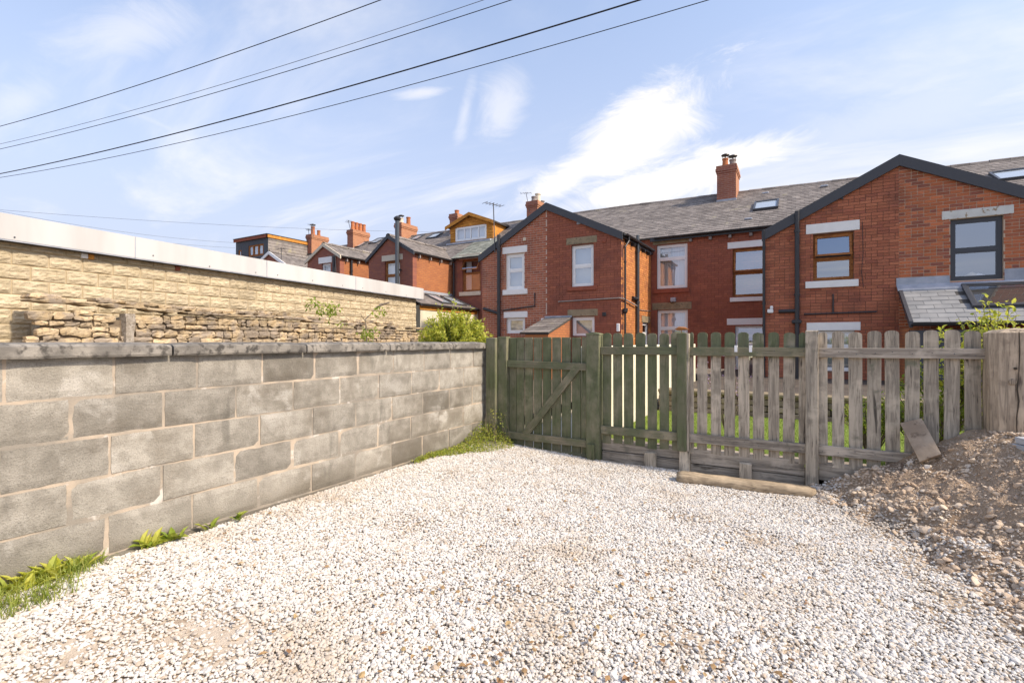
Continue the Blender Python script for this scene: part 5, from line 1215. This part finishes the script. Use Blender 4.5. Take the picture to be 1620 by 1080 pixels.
wall_core(bp, bx0, bx1, roofpt(-29, by0) - .2, lambda s: bt, [oB, oB2], MT['slatehung'], L5, n0=0, name='box_dormer'); bd = [o for o in L5.children if o.name.startswith('box_dormer')][0]
bw = window(bp, oB, 'oak', L5, .97, w=.09, rec=.02, back='net')
for f in (.33, .66): xx = oB[0] + (oB[1] - oB[0]) * f; pbox(bp, xx - .05, xx + .05, oB[2] + .09, oB[3] - .09, 0, .07, MT['oak'], bw, 'mullion')
window(bp, oB2, 'oak', L5, .97, w=.06, rec=.02, back='net')
m = MB(); m.hexa([(bx1 - .1, by0 + .24, roofpt(-27.5, by0) - .2), (bx1, by0 + .24, roofpt(-27.5, by0) - .2), (bx1, YR - .1, roofpt(-27.5, YR) - .3), (bx1 - .1, YR - .1, roofpt(-27.5, YR) - .3), (bx1 - .1, by0 + .24, bt), (bx1, by0 + .24, bt), (bx1, YR - .1, bt), (bx1 - .1, YR - .1, bt)]); m.build('dormer_cheek', MT['slate'], bd)
k = 0; z = roofpt(-27.5, by0)
while z < bt - .2:                                      # courses of hung slate on the cheek
    y1 = min(YR - .2, by0 + (z - EV) / .58 + .8); MB().hexa([(bx1 + .001, by0, z), (bx1 + .02, by0, z), (bx1 + .02, y1, z), (bx1 + .001, y1, z), (bx1 + .001, by0, z + .17), (bx1 + .004, by0, z + .17), (bx1 + .004, y1, z + .17), (bx1 + .001, y1, z + .17)]).build('slate_course', MT['slate'], bd); z += .175
MB().box(bx1, bx1 + .06, by0 - .1, YR, bt - .08, bt + .10).build('fascia', MT['timber'], bd); MB().box(bx0 - .1, bx1 + .06, by0 - .1, by0 - .06, bt - .08, bt + .10).build('fascia', MT['bricksill'], bd)
MB().box(bx0 - .1, bx1 + .08, by0 - .13, YR + .5, bt + .101, bt + .14).build('flat_roof', MT['black'], bd)
# ------------------------------------------------------------------ gardens behind the fence
MB().cbox(-2.32, -2.15, FY + .35, 12.6, -.1, 1.24, .01).build('garden_wall', MT['render_cream'], label='cream rendered garden wall behind the green picket fence', cat='wall')
lw = empty('low_retaining_wall', (1.5, 8.55, .1), 'low dark stone retaining wall at the end of the lawn', 'wall'); MB().box(-2.05, 6.5, 8.56, 8.75, -.1, .45).build('wall_core', MT['dark_core'], lw)
m = MB(); z = .12
MT['retstone'] = gen('brown_walling_stone', (.20, .15, .11), (.30, .23, .17), 5, var=.35, bs=.5)
while z < .44:
    x = -2.05
    while x < 6.4: L = random.uniform(.12, .4); m.cbox(x, x + L - .012, 8.50 + random.uniform(-.015, .015), 8.60, z, z + .085, .012, .006); x += L
    z += .095
m.build('stones', MT['retstone'], lw, kind='stuff'); 
for k in range(9): MB().cbox(-2.05 + k * .95, -2.05 + k * .95 + .93, 8.46, 8.78, .452, .50, .008, .003).build('coping_stone', MT['stone'], lw)
# rusty ornament behind the fence
q = at(1078, 521, 7.0); orn = empty('garden_ornament', (q.x, q.y, .14), 'small rusty bird-shaped garden ornament on a stake above the green post', 'ornament')
MT['rust'] = gen('rust', (.40, .16, .05), (.30, .11, .04), 20, bs=.3, var=0)
m = MB(); m.tube([q - Vector((.09, 0, 0)), q - Vector((.03, 0, -.012)), q + Vector((.05, 0, .01)), q + Vector((.10, 0, -.004))], .02, 7, radii=[.004, .028, .02, .003]); m.build('body', MT['rust'], orn, smooth=True); MB().tube([(q.x, q.y, .14), q], .005, 5).build('stake', MT['rust'], orn)

# ------------------------------------------------------------------ overhead cables
def cable(pL, pR, dz, r, sag, label, mat='cable', ext=(.9, .5), name='overhead_cable'):
    a = pL; b = pR; pts = []
    for k in range(41):
        t = -ext[0] + (1 + ext[0] + ext[1]) * k / 40; p = a.lerp(b, t) if 0 <= t <= 1 else a + (b - a) * t
        pts.append(p - Vector((0, 0, 4 * sag * t * (1 - t))))
    MB().tube(pts, r, 6).build(name, MT[mat], label=label, cat='cable', group='overhead cables')
def cz(px, py, z): return atz(px, py, z)
for (yl, xr, hz, r, sag, lab, mt) in ((200, 603, 6.9, .008, .10, 'uppermost of the five overhead cables, crossing the top left corner', 'cable'),
                             (228, 766, 6.8, .005, .14, 'thin second overhead cable just above its twin', 'cable_grey'),
                             (236, 810, 6.8, .007, .14, 'third overhead cable, lower of the close pair', 'cable'),
                             (275, 1013, 6.5, .013, .18, 'thickest black overhead cable, fourth from the top', 'cable'),
                             (281, 1122, 6.5, .007, .26, 'lowest of the five overhead cables', 'cable')):
    cable(cz(0, yl, hz), cz(xr, 0, hz), 0, r, sag, lab, mt)
for (x0_, y0_, x1_, y1_, d0_, d1_, lab) in ((0, 332, 700, 367, 24, 32, 'faint distant cable running above the garage to the far chimneys'), (0, 334, 372, 384, 22, 30, 'faint distant cable falling to the dark box dormer'), (0, 345, 372, 392, 22, 30, 'lowest faint cable behind the garage fascia')):
    a, b = atd(x0_, y0_, d0_), atd(x1_, y1_, d1_); cable(a, b, 0, .007, .22, lab, 'cable_grey', (.4, .0))

# ------------------------------------------------------------------ plants
def leaf(m, p, d, up, L, W, fold=.25):
    d = d.normalized(); s = d.cross(up)
    s = s.normalized() if s.length > 1e-4 else Vector((1, 0, 0)); n = s.cross(d); a = p; t = p + d * L - n * L * .15
    l1, r1 = p + d * L * .35 + s * W / 2 + n * W * fold, p + d * L * .35 - s * W / 2 + n * W * fold
    l2, r2 = p + d * L * .72 + s * W * .36 + n * W * fold * .5, p + d * L * .72 - s * W * .36 + n * W * fold * .5; c = p + d * L * .5
    m.add([a, r1, r2, t, l2, l1, c], [(0, 1, 6), (1, 2, 6), (2, 3, 6), (3, 4, 6), (4, 5, 6), (5, 0, 6)])
def rv(s=1): return Vector((random.gauss(0, s), random.gauss(0, s), random.gauss(0, s)))
def bush(name, label, base, stems, spread, height, nl, LL, mat, wmat='bark', cat='shrub', up=.5, shoots=0):
    b = empty(name, base, label, cat); sm = MB(); fm = MB()
    for si in range(stems + shoots):
        th = random.uniform(0, 6.28); rr = random.random() ** .5; hgt = height * (1 - .35 * rr * rr) * random.uniform(.72, 1.06)
        if si >= stems: hgt *= random.uniform(1.12, 1.3)
        tip = base + Vector((math.cos(th) * spread[0] * rr, math.sin(th) * spread[1] * rr, hgt)); midp = base.lerp(tip, .5) + Vector((0, 0, .12 * height)) + rv(.03)
        pts = [base + rv(.02) * Vector((1, 1, 0)).length * .3, base.lerp(midp, .6), midp, midp.lerp(tip, .6) + rv(.02), tip]
        sm.tube(pts, .006, 5, radii=[.009, .007, .005, .004, .0015])
        for k in range(nl if si < stems else nl // 3):
            f = random.uniform(.25, 1) ** .7 * 4; i = min(3, int(f)); p = pts[i].lerp(pts[i + 1], f - i) + rv(.022)
            leaf(fm, p, rv(1) + Vector((0, 0, up)), Vector((random.gauss(0, .5), random.gauss(0, .5), 1)), LL * random.uniform(.6, 1.25), LL * random.uniform(.4, .6))
    sm.build('stems', MT[wmat], b); fm.build('foliage', MT[mat], b, kind='stuff', fixn=False); return b
sb = atd(718, 540, 9.6); bush('yellow_green_shrub', 'bushy yellow-green shrub rising behind the block wall beside the gatepost', Vector((sb.x, sb.y, .55)), 210, (.80, .66), 1.32, 56, .065, 'leaf_shrub', shoots=26)
bush('climbing_shrub', 'leafy yellow-green climber behind the fence beside the old gatepost', Vector((1.56, 5.75, .15)), 95, (.62, .25), 1.52, 42, .052, 'leaf_shrub')
bush('evergreen_shrub', 'dark green shrub seen through the right fence panel', Vector((1.1, 5.85, .12)), 40, (.55, .25), 1.0, 40, .045, 'leaf_green')
bush('low_garden_plant', 'low green plant behind the grey picket fence panel', Vector((.62, 6.0, .12)), 26, (.3, .2), .72, 40, .04, 'leaf_green')
MT['petal'] = leafmat('lilac_petal', (.42, .26, .50), (.50, .34, .58), (.30, .20, .10), .3)
bush('lavender', 'lilac flowering plant behind the green-topped fence panel', Vector((X(1150, 6.6), 6.6, .13)), 12, (.35, .2), 1.32, 16, .03, 'petal')
# sapling on the stone wall
sp = atd(578, 545, 9.4); sap = empty('sapling', (sp.x, sp.y, .2), 'thin leggy sapling growing between the block wall and stone wall', 'sapling')
def S(px, py, dd=0): return atd(px, py, 9.4 + dd)
tw = [([S(578, 590), S(580, 540), S(579, 515), S(577, 505)], .022), ([S(577, 506), S(585, 498, .1), S(593, 490, .2), S(604, 482, .3), S(617, 478, .35)], .011), ([S(577, 506), S(572, 500, -.1), S(571, 496, -.1), S(560, 499, -.2), S(550, 498, -.3)], .008), ([S(577, 512), S(565, 510, .2), S(552, 506, .3), S(540, 494, .4), S(527, 486, .45)], .007),
      ([S(576, 520), S(560, 516, -.2), S(540, 509, -.3), S(520, 503, -.3), S(513, 495, -.3), S(500, 490, -.35), S(487, 481, -.4)], .007), ([S(580, 512), S(596, 505, .1), S(610, 507, .1), S(620, 510, .1)], .005), ([S(552, 506, .3), S(550, 508, .3), S(533, 505, .3)], .005)]
m = MB()
for p, r in tw: m.tube(p, r, 6, radii=[r * (1 - .7 * i / (len(p) - 1)) for i in range(len(p))])
m.tube([S(592, 489, .2), S(603, 482, .3), S(616, 478.5, .35)], .02, 6, radii=[.016, .026, .012]); m.build('branches', MT['bark'], sap)
fm = MB()
for (x, y, n_, r_) in ((492, 482, 26, .06), (503, 489, 30, .07), (514, 494, 26, .07), (521, 485, 24, .06), (523, 497, 24, .06), (530, 491, 18, .05), (540, 513, 12, .04), (598, 494, 22, .05), (606, 490, 8, .03), (583, 532, 60, .10), (579, 528, 30, .05)):
    for _ in range(n_): p = S(x, y, random.uniform(-.2, .2)) + rv(r_); leaf(fm, p, rv(1) + Vector((0, 0, -.3)), Vector((0, 0, 1)) + rv(.4), random.uniform(.06, .11), random.uniform(.025, .045))
fm.build('leaves', MT['leaf_green'], sap, kind='stuff', fixn=False)
# weeds at the foot of the block wall
def weed(px, py, n, L, label, spr=.05, name='weed', mat='leaf_green', grass=0, ws=.42):
    p0 = atz(px, py, yard_z(-3.3, 2)); p0.x = max(p0.x, WX + .035); p0.z = yard_z(p0.x, p0.y); w = empty(name, p0, label, 'weed', 'weeds along the block wall'); fm = MB()
    for _ in range(n):
        th = random.uniform(0, 6.28); d = Vector((math.cos(th), math.sin(th), random.uniform(.35, 1.6))); q = p0 + Vector((random.uniform(-spr, spr) * .5, random.uniform(-spr, spr), 0)); q.x = max(q.x, WX + .02)
        if d.x < -.2: d.x *= .2
        LL_ = L * random.uniform(.5, 1.1); leaf(fm, q, d, Vector((0, 0, 1)), LL_, LL_ * ws * random.uniform(.7, 1.2), .2)
    fm.build('leaves', MT[mat], w, fixn=False)
    if grass:
        gm = MB()
        for _ in range(grass):
            q = p0 + Vector((random.uniform(-.06, .16) * spr * 8, random.uniform(-1, 1) * spr * 1.6, 0)); q.x = max(q.x, WX + .02); q.z = yard_z(q.x, q.y); h = random.uniform(.05, .14); d = Vector((random.gauss(0, .5), random.gauss(0, .5), 1)).normalized(); b = Vector((random.gauss(0, 1), random.gauss(0, 1), 0)).normalized() * h * .55; s = Vector((d.y, -d.x, 0)).normalized() * .0022 if abs(d.x) + abs(d.y) > .01 else Vector((.002, 0, 0))
            p1, p2 = q + d * h * .55, q + d * h * .8 + b * .6; gm.add([q - s, q + s, p1 + s * .8, p1 - s * .8, p2], [(0, 1, 2, 3), (3, 2, 4)])
        gm.build('grass_blades', MT['grass'], w, kind='stuff', fixn=False)
    return w
weed(35, 915, 70, .11, 'grassy clump of weeds at the lower left corner of the wall', .13, 'weed_clump', 'leaf_shrub', 240)
weed(90, 902, 26, .11, 'broad-leaved weed beside the grassy clump', .07, 'weed', 'leaf_shrub', 110)
weed(130, 890, 9, .10, 'dock-like weed with a reddish leaf at the end of the grass', .05, 'weed', 'leaf_green', 60)
weed(225, 864, 16, .115, 'bright toothed weed at the wall foot, first past the grass', .05, 'weed', 'leaf_shrub'); weed(268, 853, 14, .105, 'toothed weed at the wall foot, second past the grass', .05, 'weed', 'leaf_green'); weed(325, 836, 9, .09, 'small upright weed at the wall foot, third past the grass', .03, 'weed', 'leaf_green'); weed(378, 822, 8, .10, 'slim dark weed at the wall foot, farthest of the single weeds', .025, 'weed', 'leaf_green')
for i, (px, py) in enumerate(((18, 960), (60, 945))): weed(px, py, 10, .05, 'grass spilling on to the gravel at the %s left edge' % ('lower', 'far')[i], .1, 'weed_clump', 'leaf_green', 130)
p0 = Vector((WX + .06, 4.0, .06)); cr = empty('creeping_plant', (WX + .3, 4.75, .06), 'mat of small-leaved creeping plant in the corner by the gatepost', 'plant'); fm = MB()
for _ in range(3400):
    t = random.random() ** .6; y = 3.75 + 1.38 * t; w = .05 + .42 * ss(y, 4.0, 4.9) * (1 - .35 * ss(y, 5.0, 5.2)); x = WX + .02 + w * random.random() ** 1.4; hgt = (.05 + .20 * ss(y, 4.5, 5.1)) * max(.12, 1 - ((x - WX) / (w + .05)) ** 2) * random.random() ** .7
    if random.random() < .10 and y > 4.9: x = WX + .14 + random.uniform(0, .22); hgt = random.uniform(.1, .42)
    leaf(fm, Vector((x, y, yard_z(x, y) + .005 + hgt)), rv(1), Vector((0, 0, 1)) + rv(.5), random.uniform(.012, .028), random.uniform(.008, .017))
fm.build('foliage', MT['leaf_dark'], cr, kind='stuff', fixn=False)
m = MB()
for _ in range(16): y = random.uniform(4.9, 5.12); x = WX + random.uniform(.12, .40); m.tube([(x, y, .05), (x + random.uniform(-.04, .04), y, .2), (x + random.uniform(-.07, .07), y - .02, random.uniform(.28, .46))], .002, 4)
m.build('stems', MT['bark'], cr)
fm = MB()
for (px, py) in [(random.uniform(430, 640), 0) for _ in range(60)]:
    y = random.uniform(2.6, 3.9); x = WX + .03 + abs(random.gauss(0, .06)); leaf(fm, Vector((x, y, yard_z(x, y) + .012)), rv(1) * Vector((1, 1, .4)).length, Vector((0, 0, 1)), random.uniform(.015, .03), .014)
# fallen leaves
lm = MB()
for _ in range(170):
    px = random.gauss(900, 260); py = 780 + 300 * random.random() ** .8
    if not (350 < px < 1400): continue
    p = atz(px, py, .012); p.z = yard_z(p.x, p.y) + .014
    if p.y > FY - .1 or p.x < WX + .1 or p.x > foot(p.y): continue
    th = random.uniform(0, 6.28); leaf(lm, p, Vector((math.cos(th), math.sin(th), random.uniform(-.1, .4))), Vector((random.gauss(0, .3), random.gauss(0, .3), 1)), random.uniform(.018, .042), random.uniform(.014, .026), random.uniform(-.3, .5))
lm.build('fallen_leaves', MT['litter'], label='small brown fallen leaves scattered on the white gravel', cat='leaves', kind='stuff', fixn=False)
# lawn blades
gm = MB()
for _ in range(14000):
    x, y = random.uniform(-2, 2.2), random.uniform(5.35, 8.4); h = random.uniform(.015, .035); a = random.uniform(0, 6.28); s = Vector((math.cos(a), math.sin(a), 0)) * .004; q = Vector((x, y, .139)); gm.add([q - s, q + s, q + Vector((random.gauss(0, .01), random.gauss(0, .01), h))], [(0, 1, 2)])
MT['lawnblade'] = leafmat('lawn_blade', (.16, .23, .03), (.21, .29, .04), (.25, .31, .055), .4)
gm.build('lawn_grass', MT['lawnblade'], label='short bright green lawn behind the picket fence', cat='grass', kind='stuff', fixn=False)
